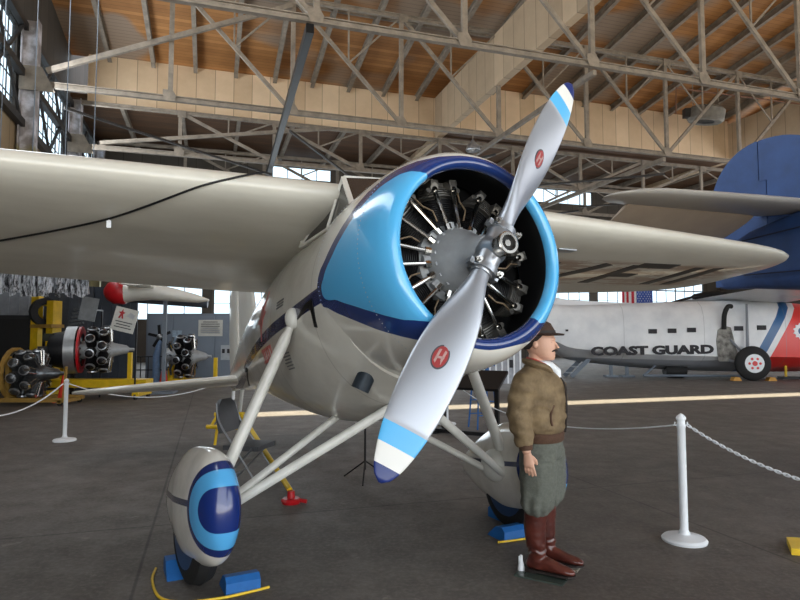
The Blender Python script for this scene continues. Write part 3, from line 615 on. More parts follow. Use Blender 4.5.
# ---------------------------------------------------------------- wheel chocks with yellow rope
for s_, lab, lr in ((-1, 'blue wheel chock %s the left-hand spatted wheel', 'thin yellow rope tying the blue chocks of the left-hand wheel'), (1, 'blue wheel chock %s the right-hand spatted wheel beside the pilot mannequin', 'thin yellow rope tying the blue chocks of the right-hand wheel')):
    c = ground(203, 585) if s_ < 0 else A(-1.83, 1.33, -1.9); c.z = 0; fw = V((XA.x, XA.y, 0)).normalized(); sd = V((YA.x, YA.y, 0)); ang = atan2(fw.y, fw.x)
    for q, wd in ((1, 'in front of'), (-1, 'behind')):
        mb = MB(); P = [(0, 0), (.24, 0), (.24, .08), (.20, .11), (.12, .10), (.03, .03)]
        mb.prism(P, (.03 if q > 0 else -.16, (.21 if q > 0 else -.10)*(1 if s_ < 0 else -1), 0), (q, 0, 0), (0, 0, 1), .22)
        o = solo(mb, 'wheel_chock', lab % wd, 'wheel chock', MBLUE, c+fw*0, ang, 'blue wheel chocks', 0)
    mb = MB(); pp = [(-.42, -.26), (-.2, -.30), (.1, -.28), (.24, -.16), (.29, .05), (.28, .25), (.26, .38)]; pp = pp if s_ < 0 else [(a, -b) for a, b in pp]
    mb.tube(smoothpath([(a, b, .012) for a, b in pp]), .009, 8); solo(mb, 'rope', lr, 'rope', MYEL, c, ang)
# ---------------------------------------------------------------- chain barrier
def stanchion(loc, label, h=1.02, tilt=0):
    t = thing('stanchion', label, 'stanchion', (loc[0], loc[1], 0), 0, 'white barrier posts')
    MB().lathe([(0, .17), (.018, .175), (.035, .16), (.05, .08), (.06, .045), (.09, .034)], n=32).build('post_base', MWHITEP, t)
    MB().lathe([(.05, .032), (h-.12, .032), (h-.115, .035), (h-.09, .035), (h-.085, .031), (h-.05, .031)], n=20).build('post', MWHITEP, t)
    MB().lathe([(h-.055, .036), (h-.04, .040), (h-.025, .034), (h-.01, .018), (h, .003)], n=20).build('post_cap', MWHITEP, t)
    for a in (0, pi): mb = MB(); mb.tube([(cos(a)*.03, sin(a)*.03, h-.1), (cos(a)*.055, sin(a)*.055, h-.095), (cos(a)*.05, sin(a)*.05, h-.07)], .005, 6); mb.build('chain_hook', MWHITEP, t)
    return t
S1 = ground(684.5, 541); S2 = ground(64.5, 441); S3 = ground(447, 424.5); S4 = ground(233, 421); S5 = S1+V((1.35, -2.1, 0))
stanchion(S1, 'white plastic barrier post standing alone at right in front of the seaplane', 1.03)
stanchion(S2, 'white barrier post at far left in front of the displayed engines', 1.0)
stanchion(S3, 'white barrier post seen behind the lower propeller blade', .95)
stanchion(S4, 'white barrier post behind the tail of the monoplane', .95)
stanchion(S5, 'white barrier post nearest the camera, just past the right edge', 1.02)
def chain(a, b, sag, label, links=False, r=.007):
    a, b = V(a), V(b); n = 60; pts = [a.lerp(b, i/n)-V((0, 0, sag*4*(i/n)*(1-i/n))) for i in range(n+1)]; o0 = pts[0].copy(); mb = MB()
    if not links: mb.tube([p-o0 for p in pts], r, 6)
    else:
        L = sum((pts[i+1]-pts[i]).length for i in range(n)); step_ = .030; k = 0; d = 0; i = 0; acc = 0
        while d < L-.02:
            while acc+(pts[i+1]-pts[i]).length < d and i < n-1: acc += (pts[i+1]-pts[i]).length; i += 1
            t = (pts[i+1]-pts[i]).normalized(); c = pts[i]+t*(d-acc)-o0; sd = t.cross(V((0, 0, 1))).normalized(); up = sd.cross(t); w_ = sd if k % 2 else up; w_ = (w_+(up if k % 2 else sd)*.35).normalized()
            R = [c+t*(.019*cos(x_)+(.006 if cos(x_) > 0 else -.006))+w_*.0115*sin(x_) for x_ in [2*pi*j/10 for j in range(10)]]
            mb.tube(R+[R[0]], .0042, 5, cap=False); d += step_; k += 1
    return solo(mb, 'barrier_chain', label, 'chain', MWHITEP, o0, 0, 'white barrier chains')
def top(s, h=.93): return V((s.x, s.y, h))
chain(top(S1)+V((.05, -.03, 0)), top(S5)+V((-.03, .05, 0)), .30, 'white plastic link chain sagging from the right post toward the camera', True)
chain(top(S1)+V((-.05, .02, 0)), top(S3, .87)+V((.05, 0, 0)), .33, 'white chain running from the right post behind the mannequin')
chain(top(S2, .91)+V((-.05, -.02, 0)), ground(-60, 470)+V((-.4, 0, .95)), .40, 'white rope drooping left from the far-left barrier post', r=.011)
chain(top(S2, .91)+V((.05, 0, 0)), top(S4, .87)+V((-.05, 0, 0)), .30, 'white chain between the far-left post and the tail post', r=.009)
chain(top(S4, .87)+V((.05, 0, 0)), top(S3, .87)+V((-.05, 0, 0)), .30, 'white chain behind the fuselage and landing gear', r=.009)
# ---------------------------------------------------------------- folding chair, tow bar, music stand, display tables behind
g0 = ground(249, 486); t = thing('folding_chair', 'grey padded metal folding chair behind the left landing gear strut', 'chair', g0, radians(-14))
MCH = mat('chair_vinyl', (74, 76, 80), .5, 0, .2, 6); MCF = mat('chair_frame', (150, 152, 156), .35, .7, .2, 8)
mb = MB(); mb.box((0, 0, .45), (.42, .42, .05)); mb.build('seat', MCH, t)
mb = MB(); R = []
for i in range(9): a = pi*i/8; R.append([(-.24-.1*(z-.62), sgn*.0+(.2*sin(a)**.5 if 0 else 0)+y_, z) for y_, z, sgn in ((-.2, .62, 1), (.2, .62, 1), (.2, .95, 1), (-.2, .95, 1))])
mb = MB(); mb.prism([(-.2, 0), (.2, 0), (.21, .15), (.17, .3), (.1, .36), (-.1, .36), (-.17, .3), (-.21, .15)], (-.25, 0, .60), (0, 1, 0), (-.2, 0, 1), .045); mb.build('backrest', MCH, t)
for s_ in (-1, 1):
    mb = MB(); mb.tube(smoothpath([(.26, s_*.23, .02), (-.05, s_*.23, .45), (-.25, s_*.22, .72), (-.31, s_*.19, .93)]), .012, 8); mb.build('frame_leg', MCF, t)
    mb = MB(); mb.tube([(-.28, s_*.2, .02), (.14, s_*.21, .45)], .012, 8); mb.build('leg', MCF, t)
for x_, z_ in ((.22, .08), (-.24, .09)): mb = MB(); mb.tube([(x_, -.22, z_), (x_, .22, z_)], .01, 8); mb.build('stretcher', MCF, t)
a, b = ground(291, 503), at(300, 408, 8.2); c = ground(291, 503)
t = thing('tow_bar', 'yellow A-frame tow bar with a red end fitting lying behind the wheel', 'tow bar', c, 0)
e1, e2 = ground(236, 446)-c, ground(262, 425)-c
mb = MB(); e2 = at(241, 414, 8.3)-c-V((0, 0, .42)); mb.tube([(-.02, .04, .12), e2+V((0, 0, .42))], .028, 10); mb.build('bar', MYEL, t)
mb = MB(); mb.tube([e2+V((-.35, -.05, .42)), e2+V((0.05, 0, .42))], .028, 10); mb.tube([e2+V((-.35, -.35, .30)), e2+V((.1, -.5, .31))], .028, 10); mb.tube([e2+V((-.3, -.05, .42)), e2+V((-.3, -.35, .30))], .02, 8); mb.build('cross_bar', MYEL, t)
mb = MB(); mb.tube([(e2+V((-.3, 0, .42))), (e2+V((-.35, 0, .0)))], .02, 8); mb.build('support_leg', MYEL, t)
mb = MB(); mb.lathe([(0, .09), (.03, .10), (.05, .08), (.05, .04), (.12, .035)], n=20); mb.tube([(.06, 0, .03), (.16, -.02, .02)], .02, 8); mb.build('end_fitting', MRED, t)
g0 = ground(365, 480); t = thing('music_stand', 'thin black tripod stand beneath the monoplane belly', 'stand', g0, 0)
mb = MB(); mb.tube([(0, 0, .12), (0, 0, 1.0)], .012, 8); mb.build('pole', MBLACK, t)
for k in range(3): mb = MB(); a = 2*pi*k/3+.5; mb.tube([(0, 0, .22), (cos(a)*.3, sin(a)*.3, .01)], .009, 6); mb.build('leg', MBLACK, t)
mb = MB(); mb.prism([(-.22, -.14), (.22, -.14), (.22, .14), (-.22, .14)], (0, 0, 1.02), (1, 0, 0), (0, .5, 1), .01); mb.build('desk', MBLACK, t)
g0 = ground(470, 433); t = thing('display_stand', 'black sloping metal display stand behind the right gear strut', 'display stand', g0, radians(-30))
mb = MB(); mb.prism([(-.62, 0), (.62, 0), (.62, .62), (-.62, .62)], (0, -.25, .78), (1, 0, 0), (0, .8, .45), .05); mb.build('panel', MBLACK, t, 0)
for x_ in (-.5, .5): mb = MB(); mb.beam((x_, 0, .04), (x_, 0, .9), .07, .07); mb.build('leg', MBLACK, t, 0); mb = MB(); mb.box((x_, 0, .03), (.08, .8, .06)); mb.build('foot', MBLACK, t, 0)
mb = MB(); mb.box((0, -.3, .05), (1.1, .06, .06)); mb.build('rail', MBLACK, t, 0)
g0 = ground(483, 428); t = thing('stool', 'blue metal stool behind the black display stand', 'stool', g0, .3)
mb = MB(); mb.box((0, 0, .76), (.36, .36, .04)); mb.build('seat', MBLUE, t, 0)
for x_ in (-1, 1):
    for y_ in (-1, 1): mb = MB(); mb.tube([(x_*.2, y_*.2, 0), (x_*.15, y_*.15, .75)], .014, 6); mb.build('leg', MBLUE, t)
for z_ in (.25, .5):
    for y_ in (-1, 1): mb = MB(); mb.tube([(-.18, y_*.18, z_), (.18, y_*.18, z_)], .01, 6); mb.build('rung', MBLUE, t)
g0 = ground(496, 388); t = thing('display_board', 'pale vertical-slatted display screen seen under the cowling', 'display screen', g0, 0)
mb = MB(); mb.box((0, 0, .75), (1.7, .06, 1.2)); mb.build('panel', mat('screen_grey', (170, 174, 182), .6), t, 0)
for i in range(9): mb = MB(); mb.box((-.8+.2*i, -.05, .75), (.05, .04, 1.2)); mb.build('slat', MWHITEP, t, 0)
for i, (x_, z_, c_) in enumerate(((-.5, .95, MINK), (-.1, .85, MBLUE), (.25, 1.05, MSIGNRED), (.5, .8, MINK), (-.3, .6, MBLUE))): mb = MB(); mb.box((x_, -.075, z_), (.12, .01, .26)); mb.build('picture', c_, t, 0)
for x_ in (-.7, .7): mb = MB(); mb.box((x_, 0, .08), (.06, .5, .16)); mb.build('foot', MGREY, t, 0)
# ---------------------------------------------------------------- coast guard flying boat (local x toward the nose, y away, z up)
gw = ground(748, 380); SB = V((gw.x, gw.y+.0, 0)); RZ = radians(-5)
MSEA = mat('seaplane_white', (224, 226, 230), .35, 0, .06, 2); MSEAG = mat('hull_grey', (128, 132, 140), .5, 0, .15, 3); MCGRED = mat('rescue_red', (214, 50, 48), .4, 0, .08, 4); MCGBLUE = mat('rescue_blue', (34, 92, 146), .4, 0, .2, 4)
t = thing('flying_boat', 'white rescue seaplane lettered COAST GUARD with a red and blue nose band', 'seaplane', SB, RZ)
def HW(x): return spl([(-12.5, .25, 2.3, 3.6), (-10, .6, 1.75, 3.35), (-7.2, 1.0, 1.0, 3.1), (-6.8, 1.05, .75, 3.05), (-4, 1.2, .42, 3.12), (-1.2, 1.25, .28, 3.2), (1, 1.25, .26, 3.2), (3, 1.2, .30, 3.0), (5, 1.0, .5, 2.7), (6.5, .5, 1.0, 2.3), (6.9, .1, 1.4, 1.9)], x)
YC = 1.35
m, nt, p = base('seaplane_hull'); vec, x, y, z = coords(nt)
zl = mth(nt, 'ADD', mth(nt, 'ABSOLUTE', mth(nt, 'MULTIPLY', mth(nt, 'ADD', x, 1.8), -.02)), .74)
fgr = step(nt, mth(nt, 'SUBTRACT', z, zl), .01, -.01)
d_ = mth(nt, 'SUBTRACT', x, mth(nt, 'ADD', mth(nt, 'MULTIPLY', mth(nt, 'SUBTRACT', z, .7), .56), .20))
col = mixc(nt, step(nt, noisef(nt, vec, 1.2), .4, .7), lin((226, 228, 231)), lin((206, 209, 214))); col = mixc(nt, fgr, col, lin((164, 168, 176)))
col = mixc(nt, mth(nt, 'MULTIPLY', step(nt, d_, 0, .01), step(nt, d_, .38, .37)), col, lin((36, 90, 142))); col = mixc(nt, mth(nt, 'MULTIPLY', step(nt, d_, .62, .63), step(nt, d_, 4.6, 4.59)), col, lin((218, 54, 50)))
sm = step(nt, mth(nt, 'ABSOLUTE', mth(nt, 'SUBTRACT', mth(nt, 'FRACT', mth(nt, 'DIVIDE', x, 3.1)), .5)), .006, .003); col = mixc(nt, mth(nt, 'MULTIPLY', sm, .35), col, lin((120, 124, 130)))
nt.links.new(col, p.inputs['Base Color']); p.inputs['Roughness'].default_value = .35; MHULL = m
mb = MB(); R = []
for i in range(60):
    x_ = -12.5+19.4*i/59; hw, zb, zt = HW(x_); hh = zt-zb
    prof = [(0, zb), (.55*hw, zb+.10*hh), (hw*.98, zb+.22*hh), (hw, zb+.34*hh), (hw, zb+.6*hh), (hw*.97, zb+.76*hh), (hw*.82, zb+.9*hh), (hw*.5, zb+.985*hh), (0, zt)]
    R.append([(x_, YC-a, b) for a, b in prof]+[(x_, YC+a, b) for a, b in prof[-2:0:-1]])
mb.rings(R); mb.build('hull', MHULL, t, 50)
def side(x_, z): hw = HW(x_)[0]; return V((x_, YC-hw-.005, z))
xm = text('COAST GUARD', .46, .04, .026, 1.48); o = putmesh(xm, 'lettering', MINK, t, frame(V((-3.60, YC-1.235, 1.14)), (1, 0, .02), (0, 0, 1)))
bb = [v.co.x for v in o.data.vertices]; print('TEXTSPAN', min(bb), max(bb))
for x_, z_ in ((-3.55, 1.92), (-2.8, 1.94), (-2.05, 1.97), (-.25, 2.03), (.62, 2.06), (-6.9, 1.96)):
    w2 = .16 if x_ > -6 else .05; mb = MB(); mb.prism([(-w2, -.09), (w2, -.09), (w2, .09), (-w2, .09)] if x_ > -6 else [(-.05, -.04), (.05, -.04), (.05, .04), (-.05, .04)], side(x_, z_)+V((0, -.02, 0)), (1, 0, 0), (0, 0, 1), .08); mb.build('window', MINK, t, 0)
mb = MB(); mb.prism([(-.30, -.9), (.55, -.9), (.40, -.5), (.28, .1), (.2, .45), (-.05, .52), (-.3, .35), (-.36, -.1)], side(-.75, 1.62)+V((0, -.01, 0)), (1, 0, 0), (0, 0, 1), .04); mb.build('wheel_well', mat('well_grime', (70, 68, 66), .8, 0, .6, 5, .5, col2=(168, 166, 160)), t, 0)
mb = MB(); mb.tube(smoothpath([(-.85, -.02, 2.0), (-.85, -.10, 2.55), (-.72, -.12, 2.88), (-.55, -.05, 2.9)]), .09, 10); mb.build('gear_linkage', MRUB, t)
mb = MB(); mb.tube([(-.1, -.22, .5), (-.02, -.12, 1.6), (.05, 0, 3.0)], [.07, .06, .04], 10); mb.tube([(-.7, .0, .75), (0, -.28, .62)], .07, 8); mb.tube([(-.62, 0, 1.6), (-.05, -.25, .8)], .04, 8); mb.build('gear_leg', MSEAG, t)
mb = MB(); mb.lathe([(-.16, .3), (-.17, .5), (-.1, .64), (0, .67), (.1, .64), (.17, .5), (.16, .3)], o=(0, -.42, .67), ax=(0, 1, 0), n=40); wl = mb.build('wheel', MRUB, t)
mb = MB(); mb.lathe([(-.18, .001), (-.185, .1), (-.17, .24), (-.165, .36), (-.1, .38), (.1, .38)], o=(0, -.42, .67), ax=(0, 1, 0), n=32); mb.build('rim', MWHITEP, wl)
mb = MB()
mb.lathe([(-.21, .001), (-.21, .09), (-.18, .10)], o=(0, -.42, .67), ax=(0, 1, 0), n=16); mb.build('hub_cap', MCGRED, wl)
for k in range(6): mb = MB(); a = 2*pi*k/6; mb.lathe([(-.19, .05), (-.18, .05)], o=(cos(a)*.2, -.42, .67+sin(a)*.2), ax=(0, 1, 0), n=10); mb.build('rim_hole', MCGRED, wl)
# high wing reaching toward the camera, engine nacelle, struts, dorsal hump
mb = MB(); R = []
for yy in [-15+1*i for i in range(31)]:
    k_ = abs(yy)/15; ch = 3.5-1.5*k_; le = 2.6-.5*k_; zc = 3.35+.02*abs(yy); R.append([(le-cx*ch, YC+yy, zc+cz*ch*.16) for cx, cz in naca(10, 1.0, 0)])
mb.rings(R); mb.build('wing', MSEA, t, 50)
mb = MB(); R = []
for yy in [-14.5+.5*i for i in range(24)]:
    k_ = abs(yy)/15; ch = 3.5-1.5*k_; le = 2.6-.5*k_; zc = 3.35+.02*abs(yy); R.append([(le+.03, YC+yy, zc), (le-.15, YC+yy, zc+.19), (le-.3, YC+yy, zc), (le-.15, YC+yy, zc-.19)])
mb.rings(R); mb.build('deicer_boot', MNAVY, t, 50)
mb = MB(); mb.lathe([(-2.4, .05), (-1.6, .35), (-.6, .55), (1.2, .62), (1.9, .6), (2.0, .45)], o=(2.2, YC-2.9, 3.55), ax=(1, 0, 0), n=28); mb.build('engine_nacelle', MSEA, t)
mb = MB(); mb.lathe([(-.35, .645), (.1, .635)], o=(3.9, YC-2.9, 3.55), ax=(1, 0, 0), n=28, cap=False); mb.build('nacelle_band', MCGRED, t)
mb = MB(); mb.sphere((2.3, YC-8.6, 2.55), .42, 18, sc=(2.8, .8, .8)); mb.build('wing_float', MCGRED, t)
for x_ in (1.9, 2.7): mb = MB(); mb.beam((x_, YC-8.6, 2.7), (x_, YC-8.4, 3.4), .2, .06); mb.build('float_strut', MSEA, t, 0)
mb = MB(); R = []
for i in range(20):
    x_ = -12.5+8.5*i/19; h = .9*max(0, 1-i/19)**1.2+.02; zt = HW(x_)[2]; R.append([(x_, YC-.18, zt-.15), (x_, YC-.06, zt+h), (x_, YC+.06, zt+h), (x_, YC+.18, zt-.15)])
mb.rings(R); mb.build('dorsal_fin', MSEA, t, 50)
mb = MB(); R = []
for i in range(16): a = pi*i/15; x_ = -3.2+3.2*i/15; h = .52*sin(a)**.6+.02; zt = 3.1; R.append([(x_, YC+.7, zt-.1), (x_, YC+.8, zt+h), (x_, YC+.9, zt+h), (x_, YC+1, zt-.1)])
mb = MB(); mb.tube(smoothpath([(-2.2, YC+.5, 3.15), (-1.2, YC+.5, 3.42), (-.1, YC+.5, 3.56), (.5, YC+.5, 3.4)]), [.06]*8+[.13]*8+[.08]*9, 10); mb.build('folded_propeller_blade', MBLACK, t)
# red panel badge: white ring with rays and a blue centre
bc = side(2.15, 1.92)+V((0, -.012, 0)); mb = MB()
mb.prism([(cos(a)*(.34 if k % 2 else .27), sin(a)*(.34 if k % 2 else .27)) for k, a in [(j, 2*pi*j/24) for j in range(24)]], bc, (1, 0, 0), (0, 0, 1), .02); mb.build('round_badge', MWHITEP, t, 0)
mb = MB(); mb.prism([(cos(a)*.15, sin(a)*.15) for a in [2*pi*j/20 for j in range(20)]], bc+V((0, -.01, 0)), (1, 0, 0), (0, 0, 1), .02); mb.build('badge_centre', MCGBLUE, t, 0)
RT = Matrix.Rotation(RZ, 3, 'Z')
def sbw(x, y, z=0): return SB+RT @ V((x, y, z))
for x_, wd in ((-.52, 'left'), (.52, 'right')):
    mb = MB(); mb.prism([(-.16, 0), (.16, 0), (.09, .14), (-.09, .14)], (0, 0, 0), (1, 0, 0), (0, 0, 1), .3); solo(mb, 'wheel_chock', 'small yellow chock at the %s of the seaplane wheel' % wd, 'wheel chock', mat('ochre_paint', (204, 148, 60), .6), sbw(x_*1.25, -.42), RZ, 'yellow seaplane chocks', 0)
g0 = ground(786, 379); t = thing('barrier_post', 'yellow post on a black foot in front of the red seaplane nose', 'post', g0, 0)
mb = MB(); mb.tube([(0, 0, .05), (0, 0, 1.35)], .05, 10); mb.build('post', MYEL, t)
mb = MB(); mb.box((.25, 0, .05), (.95, .4, .1)); mb.build('post_foot', MBLACK, t, 0)
t = thing('beaching_cradle', 'pale tubular cradle and trestle under the seaplane hull', 'cradle', sbw(-2.6, .6), RZ)
mb = MB(); mb.tube([(-1.2, 0, .12), (3.4, 0, .12)], .05, 8); mb.tube([(-1.2, 0, .12), (-.6, .4, .5)], .05, 8); mb.tube([(3.4, 0, .12), (2.8, .4, .42)], .05, 8); mb.build('cradle_tube', MGREY, t)
g0 = sbw(-2.35, 1.2); mb = MB(); mb.lathe([(-.4, .16), (-.42, .26), (-.3, .3), (.3, .3), (.42, .26), (.4, .16)], o=(0, 0, .3), ax=(1, 0, 0), n=20); solo(mb, 'support_roller', 'black roller supporting the seaplane hull', 'roller', MRUB, g0, RZ)
g0 = ground(580, 377); t = thing('boarding_steps', 'grey metal boarding steps under the stern of the seaplane', 'steps', g0, radians(8))
for y_ in (-.35, .35): mb = MB(); mb.beam((-.55, y_, .04), (.55, y_, 1.05), .05, .18); mb.build('side_rail', MGREY, t, 0)
for k in range(4): mb = MB(); mb.box((-.42+.28*k, 0, .18+.25*k), (.26, .66, .04)); mb.build('step', MALU, t, 0)
for i, px in enumerate((611, 627)):
    g0 = ground(px, 377); t = thing('trestle', '%s grey trestle leg under the seaplane stern' % ('left' if i == 0 else 'right'), 'trestle', g0, 0, 'hull trestles')
    mb = MB(); mb.beam((0, 0, 0), (0, 0, .82), .12, .12); mb.build('trestle_post', MGREY, t, 0)
    mb = MB(); mb.box((0, 0, .04), (.5, .5, .08)); mb.build('trestle_foot', MGREY, t, 0)
# ---------------------------------------------------------------- blue aircraft tail at right
al = radians(-70); TB = V((6.33, 10.6, 0)); t = thing('blue_airplane', 'dark blue airplane at the right edge, its rounded rudder and grey tailplane showing', 'airplane', TB, al)
mb = MB(); R = []
for x_, hw, zb, zt in ((-.75, .05, 2.58, 3.25), (-.6, .12, 2.55, 3.35), (0, .25, 2.52, 3.55), (1, .42, 2.42, 3.75), (2.5, .6, 2.2, 3.85), (4.5, .75, 2.0, 3.9), (7.5, .8, 1.85, 3.9)):
    zc, hh = (zb+zt)/2, (zt-zb)/2; R.append([(x_, (abs(cos(a))**.7)*hw*(1 if cos(a) > 0 else -1), zc+(abs(sin(a))**.7)*hh*(1 if sin(a) > 0 else -1)) for a in [2*pi*j/28 for j in range(28)]])
mb.rings(R); mb.build('rear_fuselage', MDBLUE, t, 45)
def vert(outl, name, m, y0=0, th=.14):
    mb = MB(); mb.prism([(a, b) for a, b in outl], (0, y0, 0), (1, 0, 0), (0, 0, 1), th); return mb.build(name, m, t, 0)
arc = lambda cx, cz, rx, rz, a0, a1, n=10: [(cx+rx*cos(radians(a0+(a1-a0)*i/n)), cz+rz*sin(radians(a0+(a1-a0)*i/n))) for i in range(n+1)]
vert([(.30, 2.6), (.30, 4.42), (.16, 4.42), (.16, 5.12)]+arc(.2, 4.1, 1.05, 1.03, 95, 180, 12)+[(-.85, 3.6), (-.80, 2.6)], 'rudder', MDBLUE)
vert([(.325, 3.5), (.325, 4.40), (.185, 4.40), (.185, 5.12)]+arc(.3, 4.1, 1.3, 1.02, 88, 20, 10)+[(2.6, 3.7)], 'tail_fin', MDBLUE, 0, .16)
MTP = mat('tailplane_grey', (176, 172, 166), .4, 0, .12, 2)
for s_ in (-1, 1):
    mb = MB(); R = []
    for yy, le, ch in ((.1, 1.35, 1.2), (1, 1.3, 1.15), (2, 1.22, 1.1), (3.0, 1.12, 1.0), (3.3, 1.0, .85), (3.55, .75, .45), (3.62, .6, .15)): R.append([(le-cx*ch, s_*yy, 3.78+cz*ch) for cx, cz in naca(12, .13, 0)])
    mb.rings(R); mb.build('tailplane', MTP, t, 50)
    mb = MB(); R = []
    for yy, ch in ((.3, .72), (1.5, .75), (2.6, .68), (3.0, .5)): R.append([(.24-cx*ch*.88, s_*yy, 3.77-cx*ch*.42+cz*ch) for cx, cz in naca(10, .09, 0)])
    mb.rings(R); mb.build('elevator', mat('elevator_beige', (168, 152, 136), .55, 0, .12, 3), t, 50)
mb = MB(); 
for a, b in (((0, -.34, 3.35), (1.4, -.52, 3.4)), ((.0, -.3, 2.75), (1.4, -.50, 2.7)), ((1.4, -.52, 3.4), (1.4, -.5, 2.7))): mb.tube([a, b], .012, 6)
mb.build('access_door_seam', mat('seam_navy', (20, 30, 62), .5), t)
for x_ in (5.2,):
    mb = MB(); mb.tube([(x_, 0, .5), (x_, 0, 2.1)], .1, 10); mb.build('jack_post', MGREY, t); mb = MB(); mb.lathe([(0, .5), (.06, .5), (.5, .14), (.55, .12)], o=(x_, 0, 0), n=20); mb.build('jack_base', MGREY, t)
# ---------------------------------------------------------------- displayed engines and gear at left
MTAN = mat('tan_stand_paint', (168, 132, 62), .6, 0, .3, 5); MENG = mat('engine_metal', (112, 116, 120), .35, .8, .5, 16); MENGD = mat('engine_black', (34, 34, 37), .45, .5, .4, 14)
def yrot(a): return Matrix.Rotation(a, 3, 'Z')
def radial(t, c, ang, R=.66, rows=1, nose=.45, cyl_m=None, case=None):
    """a displayed radial engine whose shaft points along angle ang"""
    ax = V((cos(ang), sin(ang), 0)); sx_ = V((-sin(ang), cos(ang), 0)); c = V(c); cyl_m = cyl_m or MENGD; case = case or MENG
    mb = MB(); mb.lathe([(-.35*rows-.2, .12), (-.35*rows-.15, R*.36), (.12, R*.38), (.2, R*.3), (.28, R*.26), (nose-.08, .12), (nose, .05), (nose+.12, .045)], o=c, ax=ax, n=24); cr_ = mb.build('crankcase', case, t)
    for r_ in range(rows):
        for k in range(9):
            a = 2*pi*(k+.5*r_)/9+.15; d = sx_*cos(a)+V((0, 0, 1))*sin(a); o = c-ax*.30*r_
            mb = MB(); pr = [(R*.36, .07)]
            for i in range(7): h = R*(.42+.058*i); pr += [(h, .08), (h+.004, .135), (h+.018, .135), (h+.022, .08)]
            pr += [(R*.86, .105), (R*.95, .10), (R, .05)]
            mb.lathe(pr, o=o, ax=d, n=12); mb.build('cylinder', cyl_m, t)
            mb = MB(); mb.lathe([(R*.88, .125), (R*.93, .125), (R*.95, .09)], o=o, ax=d, n=12); mb.build('cylinder_head', MALU, t)
            if r_ == 0:
                e = d.cross(ax)
                mb = MB()
                for s_ in (-1, 1): mb.tube([o+ax*.16+d*R*.34+e*.04*s_, o+ax*.13+d*R*.93+e*.07*s_], .014, 6)
                mb.box(o+ax*.08+d*R*.95, (.1, .1, .07)); mb.build('pushrod_tubes', MCHROME, t)
    mb = MB()
    for k in range(9): a = 2*pi*(k+.3)/9; d = sx_*cos(a)+V((0, 0, 1))*sin(a); q = c-ax*(.3*rows-.02); mb.tube([q+d*R*.3, q-ax*.06+d*R*.6, q+d*R*.85], .04, 6)
    mb.build('intake_pipes', MENG, t); return cr_
gA = ground(34, 404); t = thing('radial_engine', 'bare radial engine on a low tan trolley at the far left', 'engine', gA, 0, 'displayed radial engines')
radial(t, (.02, 0, .76), radians(4), .62, 2, .6, MENG)
mb = MB(); d_ = V((cos(radians(4)), sin(radians(4)), 0)); mb.lathe([(-.04, .58), (-.04, .66), (.04, .66), (.04, .58)], o=V((.02, 0, .76))-d_*.5, ax=d_, n=18, cap=False); mb.build('mounting_ring', MTAN, t)
for s_ in (-1, 1): mb = MB(); mb.beam(V((-.45, s_*.35, .1)), V((-.45, s_*.35, 1.2)), .1, .1); mb.build('upright', MTAN, t, 0)
for s_ in (-1, 1): mb = MB(); mb.beam((-.9, s_*.45, .14), (1.0, s_*.45, .14), .1, .1); mb.build('base_rail', MTAN, t, 0)
mb = MB(); mb.beam((-.8, -.5, .1), (-.8, .5, .1), .1, .08); mb.beam((.9, -.5, .1), (.9, .5, .1), .1, .08); mb.build('cross_rail', MTAN, t, 0)
mb = MB(); mb.beam((.95, -.4, .1), (1.0, -.4, .95), .05, .05); mb.build('handle_post', MTAN, t, 0)
for x_ in (-.8, .9):
    for y_ in (-.45, .45): mb = MB(); mb.lathe([(-.03, .06), (.03, .06)], o=(x_, y_, .06), ax=(0, 1, 0), n=14); mb.build('caster', MRUB, t)
gB = ground(95, 397); gB = V((at(96, 350, 16.6).x, 16.6, 0)); t = thing('radial_engine', 'twin-row radial engine with a red ring on a yellow beam stand', 'engine', gB, 0, 'displayed radial engines')
radial(t, (.25, 0, 1.33), radians(18), .66, 2, .62, case=MGREYC)
ax = V((cos(radians(18)), sin(radians(18)), 0)); c = V((.25, 0, 1.33))
mb = MB(); mb.lathe([(-.92, .60), (-.92, .64), (-.66, .64), (-.66, .60)], o=c, ax=ax, n=32, cap=False); mb.build('cowl_band', mat('brushed_band', (168, 170, 172), .35, .7, .2, 7), t)
mb = MB(); mb.lathe([(-.64, .45), (-.62, .63), (-.56, .63), (-.56, .45)], o=c, ax=ax, n=32, cap=False); mb.build('red_ring', MRED, t)
mb = MB(); mb.lathe([(-1.4, .2), (-1.3, .45), (-.9, .52), (-.75, .5)], o=c, ax=ax, n=20); mb.build('accessory_case', MENGD, t)
for k in range(5): mb = MB(); a = k*1.3; mb.box(c-ax*1.25+V((-.05, -.3*cos(a), .35*sin(a))), (.3, .22, .2)); mb.build('accessory', mat('olive_metal', (62, 66, 56), .6, .3, .4, 9) if k % 2 else MENG, t, 0)
mb = MB(); mb.beam((-1.3, 0, .42), (1.5, 0, .42), .5, .22); mb.build('base_beam', MYEL, t, 0)
for x_ in (-1.1, 1.3):
    mb = MB(); mb.beam((x_, -.45, .16), (x_, .45, .16), .16, .14); mb.build('foot', MYEL, t, 0)
    for y_ in (-.4, .4): mb = MB(); mb.lathe([(-.03, .08), (.03, .08)], o=(x_, y_, .08), ax=(1, 0, 0), n=14); mb.build('caster', MRUB, t)
for x_ in (-.9, .95): mb = MB(); mb.beam((x_, 0, .4), (x_, 0, 1.25), .1, .1); mb.build('upright', MYEL, t, 0)
gC = ground(195, 384.5); t = thing('radial_engine', 'black radial engine in a yellow cradle before the grey cabinet', 'engine', gC, 0, 'displayed radial engines')
radial(t, (-.2, 0, 1.0), radians(6), .80, 2, .62, case=MGREYC)
for x_ in (-.86,): mb = MB(); mb.beam((x_, 0, .0), (x_, 0, 1.42), .2, .16); mb.build('upright', MYEL, t, 0)
